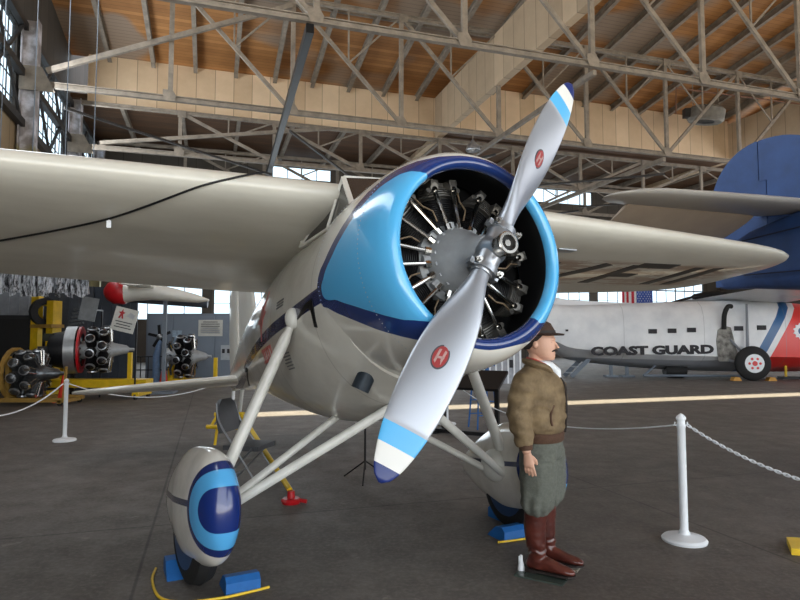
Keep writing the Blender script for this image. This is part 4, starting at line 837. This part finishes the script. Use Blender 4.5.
mb = MB(); mb.beam((-.86, 0, .12), (.8, 0, .12), .5, .2); mb.build('base_beam', MYEL, t, 0)
mb = MB(); mb.beam((-.86, 0, .7), (-.35, 0, .2), .14, .12); mb.build('gusset', MYEL, t, 0)
mb = MB(); mb.beam((.72, 0, .1), (.72, 0, .95), .12, .12); mb.build('front_upright', MYEL, t, 0)
mb = MB(); mb.beam((-.86, 0, 1.0), (-.2, 0, 1.0), .2, .16); mb.build('engine_mount', MYEL, t, 0)
# yellow hoist frame
g0 = V((at(45, 350, 17.9).x, 17.9, 0)); t = thing('hoist_frame', 'tall yellow steel frame standing behind the left engines', 'frame', g0, radians(-20))
mb = MB(); mb.beam((-.38, 0, 0), (-.38, 0, 2.9), .16, .3); mb.build('post', MYEL, t, 0)
mb = MB(); mb.beam((.32, 0, .3), (.32, 0, 2.75), .3, .26); mb.build('post', MYEL, t, 0)
mb = MB(); mb.beam((-.38, 0, 2.7), (.45, 0, 2.65), .12, .16); mb.build('top_bar', MYEL, t, 0)
mb = MB(); mb.beam((-.38, 0, 2.0), (.6, -.1, 2.0), .4, .1); mb.build('shelf', MTAN, t, 0)
mb = MB(); mb.lathe([(-.08, .22), (-.08, .42), (.08, .42), (.08, .22)], o=(.0, -.05, 2.42), ax=(1, -.3, 0), n=18, cap=False); mb.build('ring_gear', MENGD, t)
g0 = V((at(66, 350, 16.9).x, 17.3, 0)); t = thing('radiator_core', 'grey finned part propped upright right of the yellow frame', 'engine part', g0, .2)
mb = MB(); mb.beam((0, 0, 0), (0, 0, 1.9), .1, .1); mb.build('stand', MENGD, t, 0)
for k in range(8): mb = MB(); mb.beam((-.24+.03*k, 0, 1.7+.11*k), (.14+.03*k, 0, 1.76+.11*k), .14, .05); mb.build('fin', MENG, t, 0)
g0 = V((at(14, 350, 18.4).x, 18.4, 0)); t = thing('equipment_cabinet', 'black equipment cabinet with a small yellow notice, left of the yellow frame', 'cabinet', g0, radians(12))
mb = MB(); mb.box((0, 0, 1.17), (1.5, .5, 2.34)); mb.build('body', mat('cabinet_black', (24, 26, 32), .5, .2, .2, 4), t, 0)
mb = MB(); mb.box((0, -.26, 1.17), (1.36, .02, 2.1)); mb.build('door', MBLACK, t, 0)
mb = MB(); mb.box((.38, -.30, 1.15), (.3, .02, .2)); mb.build('notice', mat('notice_yellow', (206, 190, 92), .6), t, 0)
for i, (px, w_) in enumerate(((14, 1.3), (64, 1.5), (100, 1.9))):
    g0 = V((at(px, 350, 19).x, 19.0+.2*i, 0)); mb = MB(); mb.box((0, 0, 1.65), (w_, .08, 3.3)); [mb.box((-w_/2+.15+.3*k, -.05, 1.65), (.06, .04, 3.3)) for k in range(int(w_/.3))]
    solo(mb, 'partition_panel', ('pale grey ribbed partition behind the black cabinet', 'dark slate ribbed partition behind the yellow frame', 'dark slate ribbed partition behind the red-ringed engine')[i], 'partition', [mat('partition_paint', (150, 156, 166), .6), mat('partition_slate', (70, 76, 86), .6), mat('partition_slate', (58, 66, 78), .6)][i], g0, radians(4), None, 0)
# streaky plastic sheeting hung from a rail over the bay
m, nt, p = base('plastic_sheeting'); vec, x, y, z = coords(nt)
sn = noisef(nt, vec, 2.2, 6, .75, (9, 4, 1.3)); nt.links.new(mixc(nt, step(nt, sn, .44, .58), lin((26, 28, 34)), lin((214, 218, 226))), p.inputs['Base Color']); p.inputs['Roughness'].default_value = .3; bump(nt, p, sn, .6, .05)
s0, s1 = at(-10, 272, 14.4), at(89, 282, 14.4); t = thing('plastic_sheeting', 'black and silver plastic sheeting hanging over the left engine bay', 'sheeting', V((s0.x, 14.4, 0)), 0)
mb = MB(); R = []
for i in range(60):
    x_ = (s1.x-s0.x)*i/59; w_ = .06*sin(i*1.9)+.04*sin(i*.7); zb = 2.72-.06*(i/59)+.06*sin(i*.9)
    R.append([(x_, w_*.3, 3.35), (x_+.02*sin(i), w_, 3.0), (x_+.05, w_*1.5-.05, zb), (x_+.05, w_*1.5-.02, zb), (x_, w_+.03, 3.0), (x_, w_*.3+.03, 3.35)])
mb.rings(R); mb.build('sheet', m, t, 60)
mb = MB(); mb.beam((-.1, .02, 3.36), (s1.x-s0.x+.1, .02, 3.36), .06, .06); mb.build('rail', MALU, t, 0)
for x_ in (.1, .9, 1.7, s1.x-s0.x): mb = MB(); mb.tube([(x_, .02, 3.36), (x_, .02, 19.75)], .012, 6); mb.build('suspension_wire', MGREY, t, 0)
def board(px, py, D, w_, h_, tilt, m_, label, name='sign_board', lean=.2):
    c = at(px, py, D); t = thing(name, label, 'sign', V((c.x, c.y, 0)), radians(8))
    mb = MB(); mb.beam((0, 1.0, 0), (0, 1.0, c.z), .04, .04); mb.beam((0, 0, c.z), (0, 1.02, c.z), .04, .04); mb.build('post', MENGD, t, 0)
    M_ = Matrix.Rotation(tilt, 4, 'Y'); M_.translation = (0, -.02, c.z)
    mb = MB(); mb.box((0, 0, 0), (w_, .03, h_)); o = mb.build('panel', m_, t, 0); o.matrix_local = M_
    return t, M_
board(89, 309, 15.9, .42, .62, radians(10), mat('sheet_metal', (148, 152, 156), .4, .5, .3, 6), 'scuffed grey metal plate leaning above the red-ringed engine', 'metal_plate')
t, M_ = board(125, 320, 15.2, .56, .60, radians(14), MPAPER, 'tilted white sign with a small red figure above the engine nose')
for bx, m_ in (([(-.12, .08), (.12, .26)], MSIGNRED), ([(-.10, .0), (-.08, .02)], MSIGNRED)):
    mb = MB(); mb.prism([(-.17, .02), (-.12, .02), (-.10, .10), (-.08, .02), (-.04, .02), (-.07, .13), (-.02, .18), (-.08, .19), (-.10, .27), (-.12, .19), (-.19, .17), (-.13, .13)], (0, -.02, 0), (1, 0, 0), (0, 0, 1), .01)
mb_o = mb.build('red_figure', MSIGNRED, t, 0); mb_o.matrix_local = M_
mb = MB(); mb.prism([(.02, .1), (.2, .06), (.22, .16), (.1, .22)], (0, -.02, 0), (1, 0, 0), (0, 0, 1), .01); o = mb.build('grey_picture', MALU, t, 0); o.matrix_local = M_
for k in range(3): mb = MB(); mb.box((0, -.02, -.06-.07*k), (.42-.08*(k % 2), .01, .022)); o = mb.build('text_line', MINK, t, 0); o.matrix_local = M_
# small white aircraft with a red nose above the engines
c = at(117, 292, 17.6); t = thing('target_drone', 'small white airplane with a bright red nose raised above the engines', 'airplane', V((c.x, c.y, 0)), radians(8))
zc = c.z
mb = MB(); mb.lathe([(-.36, .02), (-.34, .12), (-.24, .26), (-.05, .36), (.2, .36), (.26, .33)], o=(0, 0, zc), ax=(1, 0, -.03), n=28); mb.build('nose_cone', MRED, t)
mb = MB(); R = []
for x_, w_, h_, dz in ((.2, .33, .33, 0), (.5, .34, .30, .04), (1.0, .34, .25, .02), (1.7, .28, .19, -.08), (2.3, .16, .12, -.18), (2.62, .02, .03, -.22)): R.append([(x_, w_*cos(a), zc+dz+h_*sin(a)) for a in [2*pi*j/24 for j in range(24)]])
mb.rings(R); mb.build('fuselage', MW, t)
mb = MB(); R = []
for yy in (-1.2, -.6, 0, .6, 1.2): R.append([(1.1-cx*.7, yy, zc+.15+cz*.7) for cx, cz in naca(8, .12, 0)])
mb.rings(R); mb.build('wing', MW, t)
mb = MB(); mb.tube([(.2, .5, zc-.15), (2.5, .5, zc-.3)], .13, 12); mb.build('exhaust_pipe', mat('pipe_slate', (74, 82, 94), .5, .2), t)
mb = MB(); mb.beam((1.3, .3, 0), (1.3, .3, zc-.1), .1, .1); mb.build('support_post', MGREY, t, 0)
mb = MB(); mb.box((1.3, .3, .03), (.7, .7, .06)); mb.build('support_base', MGREY, t, 0)
# grey cabinet with doors and papers
c0, c1 = ground(145, 383.5), ground(238, 383.5); wd = c1.x-c0.x; D = c0.y+1.0; sc = D/c0.y; hC = at(190, 313.5, D).z
t = thing('storage_container', 'large blue-grey metal container behind the yellow engine cradle', 'container', V((c0.x*sc+wd*sc/2, D, 0)), 0)
W2 = wd*sc/2; mb = MB(); mb.box((0, 1.1, hC/2), (2*W2, 2.2, hC)); mb.build('body', MGREY, t, 0)
for i, (a, b) in enumerate(((-W2+.06, -W2+1.0), (-W2+1.05, -W2+2.6), (-W2+2.65, W2-.06))): mb = MB(); mb.box(((a+b)/2, -.012, hC/2), (b-a-.02, .025, hC-.16)); mb.build('door', mat('container_door', (118, 128, 141), .55, 0, .1, 2), t, 0)
def onc(px, py, w_, h_, m_, name, y=-.04, lab=None):
    q = at(px, py, D-.04); mb = MB(); mb.box((q.x-t.location.x, y, q.z), (w_, .012, h_)); return mb.build(name, m_, t, 0)
ns = onc(210.5, 328, .92, .62, MPAPER, 'notice_board')
for k in range(6):
    q = at(210.5, 322+2.1*k, D-.04); mb = MB(); mb.box((q.x-t.location.x, -.052, q.z), (.72-.16*(k % 3 == 0), .01, .025 if k < 3 else .045)); mb.build('text_line', MINK if k < 3 else MALU, ns, 0)
bx = onc(226.5, 352.5, .42, .56, mat('box_pale', (172, 178, 184), .5), 'control_box', -.06)
for k in range(2): q = at(224+5*k, 351, D); mb = MB(); mb.box((q.x-t.location.x, -.075, q.z), (.1, .02, .16)); mb.build('meter', MINK, bx, 0)
onc(177, 337, .36, .5, mat('poster_blue', (164, 184, 204), .5, 0, .5, 12), 'poster'); onc(236, 328, .1, .5, mat('sign_blue', (74, 128, 190), .5), 'blue_notice')
g0 = ground(156, 384); t = thing('propeller_stand', 'small dark five-blade propeller on a pale blue stand by the orange cone', 'propeller', g0, 0)
mb = MB(); mb.tube([(0, 0, 0), (0, 0, 1.0), (.12, 0, 1.65)], [.13, .13, .05], 12); mb.build('stand', mat('stand_blue', (120, 150, 190), .5, 0, .4, 8), t)
for k in range(5): mb = MB(); a = 2*pi*k/5+.4; mb.beam((.12, -.08, 1.7), (.12+.42*cos(a), -.08, 1.7+.42*sin(a)), .03, .1); mb.build('blade', MBLACK, t, 0)
mb = MB(); mb.sphere((.12, -.08, 1.7), .1, 12); mb.build('hub', MALU, t)
t = thing('guard_rail', 'low black guard rail in front of the grey container', 'rail', ground(152, 385)+V((0, .5, 0)), 0)
for z_ in (.5, .98): mb = MB(); mb.tube([(-.9, 0, z_), (.75, 0, z_)], .02, 6); mb.build('rail', MBLACK, t)
for k in range(7): mb = MB(); mb.tube([(-.9+.27*k, 0, 0), (-.9+.27*k, 0, .98)], .018, 6); mb.build('baluster', MBLACK, t)
def cone(px, py, h, label):
    g0 = ground(px, py); t = thing('traffic_cone', label, 'traffic cone', g0, .2, 'orange traffic cones')
    MB().box((0, 0, .015), (h*.5, h*.5, .03)).build('base', MORANGE, t, 0)
    MB().lathe([(.03, h*.19), (h*.98, .03), (h, .02)], n=24).build('cone', MORANGE, t)
    MB().lathe([(h*.52, h*.105+.005), (h*.70, h*.075+.004)], n=24, cap=False).build('reflective_band', MWHITEP, t)
cone(163.5, 386, .82, 'orange traffic cone with white band left of the yellow engine cradle'); cone(63, 402, .75, 'orange-red traffic cone half hidden behind the left barrier post')
# ---------------------------------------------------------------- flag, lamps, heater
fc = at(637.5, 301, 53.2); t = thing('flag', 'American flag hanging with upright stripes against the back windows', 'flag', V((fc.x, fc.y, 4.2)), atan2(.301, .954))
MFR, MFW, MFB = mat('flag_red', (200, 44, 60), .8), mat('flag_white', (226, 226, 226), .8), mat('flag_blue', (66, 92, 168), .8)
mb = MB(); W_, H_ = 3.3, 2.4
def fx(u_): return .05*sin(u_*5)
def fquad(a, b, z0, z1, k, y=0):
    P = [(a, fx(a)+y, z0), (b, fx(b)+y, z0), (b, fx(b)+y, z1), (a, fx(a)+y, z1)]; mb.add(P+[(q[0], q[1]+.02, q[2]) for q in P], [(0, 1, 2, 3), (7, 6, 5, 4), (0, 4, 5, 1), (1, 5, 6, 2), (2, 6, 7, 3), (3, 7, 4, 0)], k)
for i in range(13): fquad(-W_/2+W_*i/13, -W_/2+W_*(i+1)/13, 0, H_, i % 2)
cl = mb.build('stripes', [MFR, MFW], t, 0)
mb = MB()
for i in range(7): fquad(-W_/2+W_*(6+i)/13, -W_/2+W_*(7+i)/13, .45, H_, 0, -.03)
mb.build('canton', MFB, t, 0)
for r_ in range(9):
    for c_ in range(6 if r_ % 2 == 0 else 5):
        x_ = -W_/2+W_*6/13+.14+(.28*c_+(0 if r_ % 2 == 0 else .14)); z_ = .55+.2*r_; mb = MB()
        mb.prism([(cos(pi/2+pi*k/5)*(.06 if k % 2 == 0 else .025), sin(pi/2+pi*k/5)*(.06 if k % 2 == 0 else .025)) for k in range(10)], (x_, fx(x_)-.045, z_), (1, 0, 0), (0, 0, 1), .01); mb.build('star', MFW, t, 0)
def lamp(px, py, v, label):
    d = ray(px, py); tt = v/(d.x*-.301+d.y*.954); q = V((0, 0, CH))+d*tt
    t = thing('pendant_lamp', label, 'lamp', (q.x, q.y, q.z-.3), 0, 'metal pendant lamps under the trusses')
    MB().lathe([(0, .36), (.05, .37), (.25, .30), (.4, .16), (.52, .08), (.6, .03)], n=24, cap=False).build('lamp_shade', MALU, t)
    MB().tube([(0, 0, .55), (0, 0, 12.0-q.z+.25)], .03, 6).build('hanging_rod', MSTEEL, t); MB().sphere((0, 0, .12), .12, 14).build('bulb', MWHITEP, t)
lamp(473, 145, 27.2, 'silver dome lamp hanging directly above the engine cowling'); lamp(729, 169, 27.2, 'silver dome lamp hanging left of the blue fin')
d = ray(706, 115); tt = 29.5/(d.x*-.301+d.y*.954); q = V((0, 0, CH))+d*tt
t = thing('unit_heater', 'dirty grey drum-shaped heater hung below the roof at upper right', 'heater', q, 0)
mb = MB(); mb.lathe([(-.42, .55), (-.45, .95), (-.3, 1.08), (.3, 1.08), (.45, .9), (.4, .5)], ax=(.12, -.15, 1), n=32, cap=False); mb.build('drum', mat('heater_grime', (136, 130, 120), .7, .1, .4, 3), t)
mb = MB(); mb.lathe([(-.40, .6), (-.2, .55), (.3, .5)], ax=(.12, -.15, 1), n=24); mb.build('fan_opening', MBLACK, t)
mb = MB(); mb.box((-1.15, 0, .1), (.5, .4, .55)); mb.build('motor_box', MDSTEEL, t, 0)
for x_ in (-.8, .8): mb = MB(); mb.tube([(x_, 0, .3), (x_, 0, roofz(29.5)-q.z-.3)], .03, 6); mb.build('hanging_rod', MSTEEL, t)
q = at(676, 88, 34.0); q2 = at(676, 114, 34.0); q3 = at(800, 104, 36.5)
mb = MB(); mb.tube([V((0, 0, 0)), q-q2, q3-q2], .045, 6); solo(mb, 'conduit', 'thin rusty pipe bent above the drum heater', 'pipe', mat('rust_pipe', (128, 88, 66), .7), q2)
# yellow base at the right edge
g0 = ground(800, 551); mb = MB(); mb.prism([(-.13, -.1), (.3, -.22), (.42, .1), (.0, .16)], (0, 0, .03), (1, 0, 0), (0, 1, 0), .05); t = solo(mb, 'floor_base', 'flat yellow base plate at the right edge of the floor', 'base plate', MYEL, g0, 0, None, 0)
# ---------------------------------------------------------------- the aviator mannequin (x forward, y to its left)
MSKIN = mat('mannequin_skin', (206, 160, 136), .5, 0, .08, 20); MHAIR = mat('dark_hair', (38, 28, 24), .7, 0, .3, 30)
m, nt, p = base('suede_jacket'); vec, x, y, z = coords(nt); n1 = noisef(nt, vec, 9, 6, .65); nt.links.new(mixc(nt, step(nt, n1, .32, .68), lin((92, 76, 54)), lin((134, 114, 84))), p.inputs['Base Color']); p.inputs['Roughness'].default_value = .8; bump(nt, p, noisef(nt, vec, 7, 4, .6, (1, 1, .45)), .6, .03); MJK = m
MKNIT = mat('brown_knit', (84, 58, 42), .85, 0, .3, 40, .4); MTWEED = mat('grey_tweed', (100, 103, 95), .9, 0, .3, 60, .3); MLEA = mat('oxblood_leather', (98, 46, 36), .3, 0, .4, 7, .25, .3, col2=(60, 26, 22)); MSOLE = mat('boot_sole', (36, 26, 22), .7)
MN = ground(544, 569); MZ = radians(-31); man = thing('mannequin', 'mannequin dressed as an aviator in brown jacket, grey breeches, riding boots and hat', 'mannequin', MN, MZ); man.scale = (1.13, 1.13, 1.0)
def ringsz(rows, yc=0, n=28, xs=1):      # rows: z, xc, front, back, half width
    R = []
    for z_, xc, f_, b_, w_, *yy in rows:
        y0 = yy[0] if yy else yc; R.append([(xc+(f_ if cos(a) > 0 else b_)*cos(a), y0+w_*sin(a), z_) for a in [2*pi*j/n for j in range(n)]])
    return R
bd = MB()
HD = [(1.475, .055, .02, .02, .02), (1.482, .045, .045, .05, .038), (1.50, .03, .062, .075, .055), (1.53, .015, .078, .095, .066), (1.56, .01, .085, .105, .072), (1.60, .005, .087, .112, .076), (1.64, 0, .090, .115, .078), (1.68, -.005, .086, .105, .074), (1.71, -.01, .065, .08, .06), (1.725, -.01, .03, .04, .03)]
bd.rings(ringsz(HD)); bd.tube([(-.035, 0, 1.40), (-.02, 0, 1.53)], .056, 16)
bd.tube([(.083, 0, 1.618), (.100, 0, 1.59), (.112, 0, 1.572), (.088, 0, 1.562)], [.008, .010, .014, .010], 8)          # nose
bd.tube([(.080, -.035, 1.628), (.090, 0, 1.630), (.080, .035, 1.628)], .008, 8)                                  # brow
bd.tube([(.078, -.018, 1.531), (.088, 0, 1.533), (.078, .018, 1.531)], .007, 8); bd.tube([(.082, -.01, 1.505), (.082, .01, 1.505)], .012, 8)
for s_ in (-1, 1): bd.sphere((-.012, s_*.078, 1.59), .026, 12, sc=(.6, .35, 1.1))
TR = [(.86, -.01, .08, .08, .12), (.95, -.01, .09, .09, .135), (1.05, 0, .10, .10, .14), (1.2, 0, .12, .11, .16), (1.32, -.01, .12, .12, .175), (1.40, -.02, .09, .10, .16), (1.44, -.03, .06, .07, .08)]
bd.rings(ringsz(TR))
for s_ in (-1, 1):
    bd.tube([(0, s_*.085, .90), (.01, s_*.095, .55), (-.02, s_*.10, .42), (-.02, s_*.10, .08)], [.07, .055, .045, .032], 14)
    bd.tube([(-.02, s_*.15, 1.385), (-.03, s_*.20, 1.36), (-.06, s_*.245, 1.12), (-.02, s_*.262, .90), (-.01, s_*.265, .855)], [.05, .055, .042, .030, .026], 14)
    w0 = V((-.01, s_*.265, .86)); bd.tube([w0, w0+V((.008, 0, -.03)), w0+V((.012, 0, -.08)), w0+V((.012, 0, -.098))], [.022, .030, .034, .028], 12, flat=.52, upv=(1, 0, 0))
    for k, (dx, ln_, r_) in enumerate(((-.026, .058, .0078), (-.009, .072, .0085), (.010, .078, .0085), (.028, .070, .0082))):
        f0 = w0+V((.012+dx*.9, 0, -.088)); bd.tube([f0, f0+V((.004+dx*.15, -s_*.002, -ln_*.5)), f0+V((.006+dx*.15, -s_*.016, -ln_))], [r_, r_, r_*.75], 8)
    th = w0+V((.030, -s_*.004, -.028)); bd.tube([th, th+V((.022, -s_*.006, -.026)), th+V((.026, -s_*.014, -.056))], [.012, .0105, .008], 8)
body = bd.build('body', MSKIN, man, 0); evalmods(body, [('REMESH', dict(mode='VOXEL', voxel_size=.0042)), ('SMOOTH', dict(factor=.5, iterations=3))])
def cloth(mb, name, m_, vox=.009, it=6, par=man):
    o = mb.build(name, m_, par, 0); return evalmods(o, [('REMESH', dict(mode='VOXEL', voxel_size=vox)), ('SMOOTH', dict(factor=.5, iterations=it))])
for s_ in (-1, 1):
    mb = MB(); mb.sphere((.068, s_*.031, 1.607), .0125, 12); e_ = mb.build('eye', mat('eye_white', (220, 214, 204), .3), man)
    mb = MB(); mb.sphere((.078, s_*.032, 1.607), .0055, 8); mb.build('iris', MINK, e_)
mb = MB(); mb.tube([(.085, -.034, 1.541), (.100, -.012, 1.551), (.104, 0, 1.550), (.100, .012, 1.551), (.085, .034, 1.541)], [.004, .008, .008, .008, .004], 8); mb.build('mustache', MHAIR, man)
mb = MB(); mb.rings(ringsz([(1.555, -.065, .02, .045, .062), (1.60, -.03, .05, .093, .083), (1.64, -.012, .075, .112, .086), (1.685, -.005, .085, .11, .081), (1.70, -.01, .07, .09, .07)])); mb.build('hair', MHAIR, man)
mb = MB(); mb.rings(ringsz([(1.662, -.005, .155, .13, .118), (1.668, -.005, .160, .135, .122), (1.676, -.005, .10, .115, .088), (1.70, -.01, .098, .112, .086), (1.745, -.02, .085, .095, .076), (1.762, -.025, .06, .07, .055), (1.758, -.025, .02, .02, .015)])); hat = mb.build('hat', mat('brown_felt', (66, 46, 34), .85, 0, .2, 20), man, 50)
mb = MB(); mb.rings(ringsz([(1.674, -.005, .103, .118, .091), (1.694, -.008, .102, .116, .090)])); mb.build('hat_band', MHAIR, hat)
mb = MB(); mb.rings(ringsz([(1.655, -.005, .152, .128, .115), (1.661, -.005, .158, .134, .121)])); mb.build('brim_underside', MSOLE, hat)
mb = MB(); mb.rings(ringsz([(1.40, -.005, .085, .08, .085), (1.43, -.005, .085, .085, .082), (1.465, 0, .07, .075, .07), (1.475, 0, .05, .06, .055)])); mb.tube([(.06, -.02, 1.46), (.10, .0, 1.40), (.11, .01, 1.33)], [.02, .032, .02], 10); cloth(mb, 'white_scarf', MWHITEP, .007)
mb = MB(); mb.tube([(.05, -.075, 1.435), (-.02, -.085, 1.470), (-.085, 0, 1.48), (-.02, .085, 1.470), (.05, .075, 1.435)], .021, 8); mb.build('red_collar_lining', MRED, man)
JK = [(.965, 0, .135, .135, .185), (1.0, 0, .150, .148, .205), (1.08, 0, .155, .145, .208), (1.2, 0, .155, .140, .205), (1.30, -.005, .150, .138, .205), (1.37, -.015, .125, .125, .195), (1.415, -.02, .09, .10, .15), (1.445, -.022, .07, .082, .095)]
mb = MB(); mb.rings(ringsz(JK))
for s_ in (-1, 1): mb.tube([(-.02, s_*.13, 1.375), (-.03, s_*.205, 1.345), (-.045, s_*.235, 1.24), (-.065, s_*.258, 1.11), (-.035, s_*.268, 1.0), (-.018, s_*.268, .90)], [.07, .082, .080, .074, .066, .050], 18)
jk = cloth(mb, 'leather_jacket', MJK, .009, 8)
for vtx in jk.data.vertices: c_ = vtx.co; vtx.co += vtx.normal*(.013*noise.noise(V((c_.x*13, c_.y*13, c_.z*18)))+.004*sin(c_.z*60+c_.x*30+3*noise.noise(c_*8)))
mb = MB(); mb.rings(ringsz([(.90, 0, .128, .128, .172), (.91, 0, .134, .134, .18), (.96, 0, .137, .137, .186), (.972, 0, .13, .13, .178)])); mb.build('knit_waistband', MKNIT, jk)
for s_ in (-1, 1): mb = MB(); mb.tube([(-.018, s_*.268, .915), (-.014, s_*.268, .875)], [.046, .040], 18); mb.build('knit_cuff', MKNIT, jk)
for s_ in (-1, 1): mb = MB(); mb.tube(smoothpath([(.075, s_*.02, 1.37), (.065, s_*.075, 1.42), (-.01, s_*.10, 1.452), (-.085, s_*.06, 1.468), (-.10, 0, 1.47)]), [.012+.012*sin(pi*k/32) for k in range(33)], 8, flat=1.3); mb.build('collar', MJK, jk)
mb = MB(); mb.tube(smoothpath([(.085, 0, 1.40), (.150, 0, 1.31), (.160, 0, 1.2), (.160, 0, 1.08), (.150, 0, .97)]), .007, 6); mb.build('zip', MHAIR, jk)
for s_ in (-1, 1): mb = MB(); mb.tube(smoothpath([(.118, s_*.125, 1.17), (.105, s_*.150, 1.10), (.112, s_*.145, 1.03)]), .008, 6); mb.build('pocket_welt', MKNIT, jk)
mb = MB(); mb.rings(ringsz([(.78, 0, .12, .125, .16), (.86, 0, .128, .13, .175), (.92, 0, .12, .12, .165)]))
for s_ in (-1, 1): mb.rings(ringsz([(.40, -.01, .062, .066, .066, s_*.10), (.425, -.01, .078, .08, .082, s_*.102), (.46, -.005, .100, .096, .100, s_*.106), (.52, 0, .108, .098, .104, s_*.108), (.62, .005, .110, .104, .106, s_*.106), (.74, .005, .115, .115, .105, s_*.098), (.84, 0, .118, .122, .095, s_*.085)]))
br = cloth(mb, 'breeches', MTWEED, .009, 6)
for vtx in br.data.vertices: c_ = vtx.co; vtx.co += vtx.normal*((.018 if c_.z < .78 else .004)*noise.noise(V((c_.x*11, c_.y*15, c_.z*4)))+.006*noise.noise(c_*22)+.008*sin(atan2(c_.x, abs(c_.y)-.1)*9)*max(0, 1-abs(c_.z-.46)/.09))
for s_ in (-1, 1):
    dx, dyaw = (.02, -.12) if s_ < 0 else (-.02, .10); mb = MB()
    mb.rings(ringsz([(.035, .0, .06, .055, .040, s_*.10), (.09, -.005, .062, .058, .040, s_*.10), (.13, -.01, .056, .054, .040, s_*.10), (.20, -.015, .058, .064, .053, s_*.10), (.30, -.02, .066, .072, .062, s_*.10), (.40, -.015, .068, .072, .066, s_*.10), (.43, -.015, .070, .074, .068, s_*.10)]))
    R = []
    for x_, h_, w_, zb in ((-.075, .05, .03, .03), (-.06, .085, .036, .02), (0, .11, .038, .02), (.06, .098, .040, .02), (.12, .07, .045, .02), (.17, .056, .044, .02), (.205, .042, .034, .022), (.222, .025, .015, .026)): R.append([(x_, s_*.10+w_*cos(a), zb+h_*.5+h_*.5*sin(a)) for a in [2*pi*j/18 for j in range(18)]])
    mb.rings(R); bo = cloth(mb, 'riding_boot', MLEA, .006, 5)
    for vtx in bo.data.vertices: c_ = vtx.co; vtx.co += vtx.normal*(.004*sin(c_.z*95+4*noise.noise(c_*14))*max(0, 1-abs(c_.z-.15)/.09)+.0015*noise.noise(c_*40))
    mb = MB(); mb.prism([(-.08, -.03), (-.06, -.04), (.06, -.04), (.13, -.046), (.19, -.04), (.225, -.012), (.225, .012), (.19, .04), (.13, .046), (.06, .04), (-.06, .04), (-.08, .03)], (0, s_*.10, .018), (1, 0, 0), (0, 1, 0), .014); mb.box((-.045, s_*.10, .012), (.07, .07, .022)); mb.build('boot_sole', MSOLE, bo, 0)
R31 = Matrix.Rotation(MZ, 3, 'Z')
for o_ in [o for o in bpy.data.objects if o.parent == man]: o_.location.z = .012
mb = MB(); mb.box((0, 0, .005), (.34, .24, .010)); o = solo(mb, 'base_plate', 'thin green glass-like plate under the mannequin boots', 'base plate', mat('plate_green', (70, 80, 74), .2, 0, .1, 6), MN+R31 @ V((.03, -.115, 0)), MZ, None, 0)
mb = MB(); mb.box((0, 0, .005), (.34, .17, .010)); solo(mb, 'base_plate', 'pale edged plate under the far boot of the mannequin', 'base plate', mat('plate_tan', (150, 142, 128), .5), MN+R31 @ V((.05, .14, 0)), MZ, None, 0)
mb = MB(); mb.lathe([(0, .026), (.02, .024), (.07, .012), (.10, .011), (.105, .006)], n=16); mb.box((-.012, 0, .07), (.012, .012, .05)); solo(mb, 'support_peg', 'small white cone peg standing at the heel of the near boot', 'peg', MWHITEP, MN+R31 @ V((-.125, -.125, .010)))
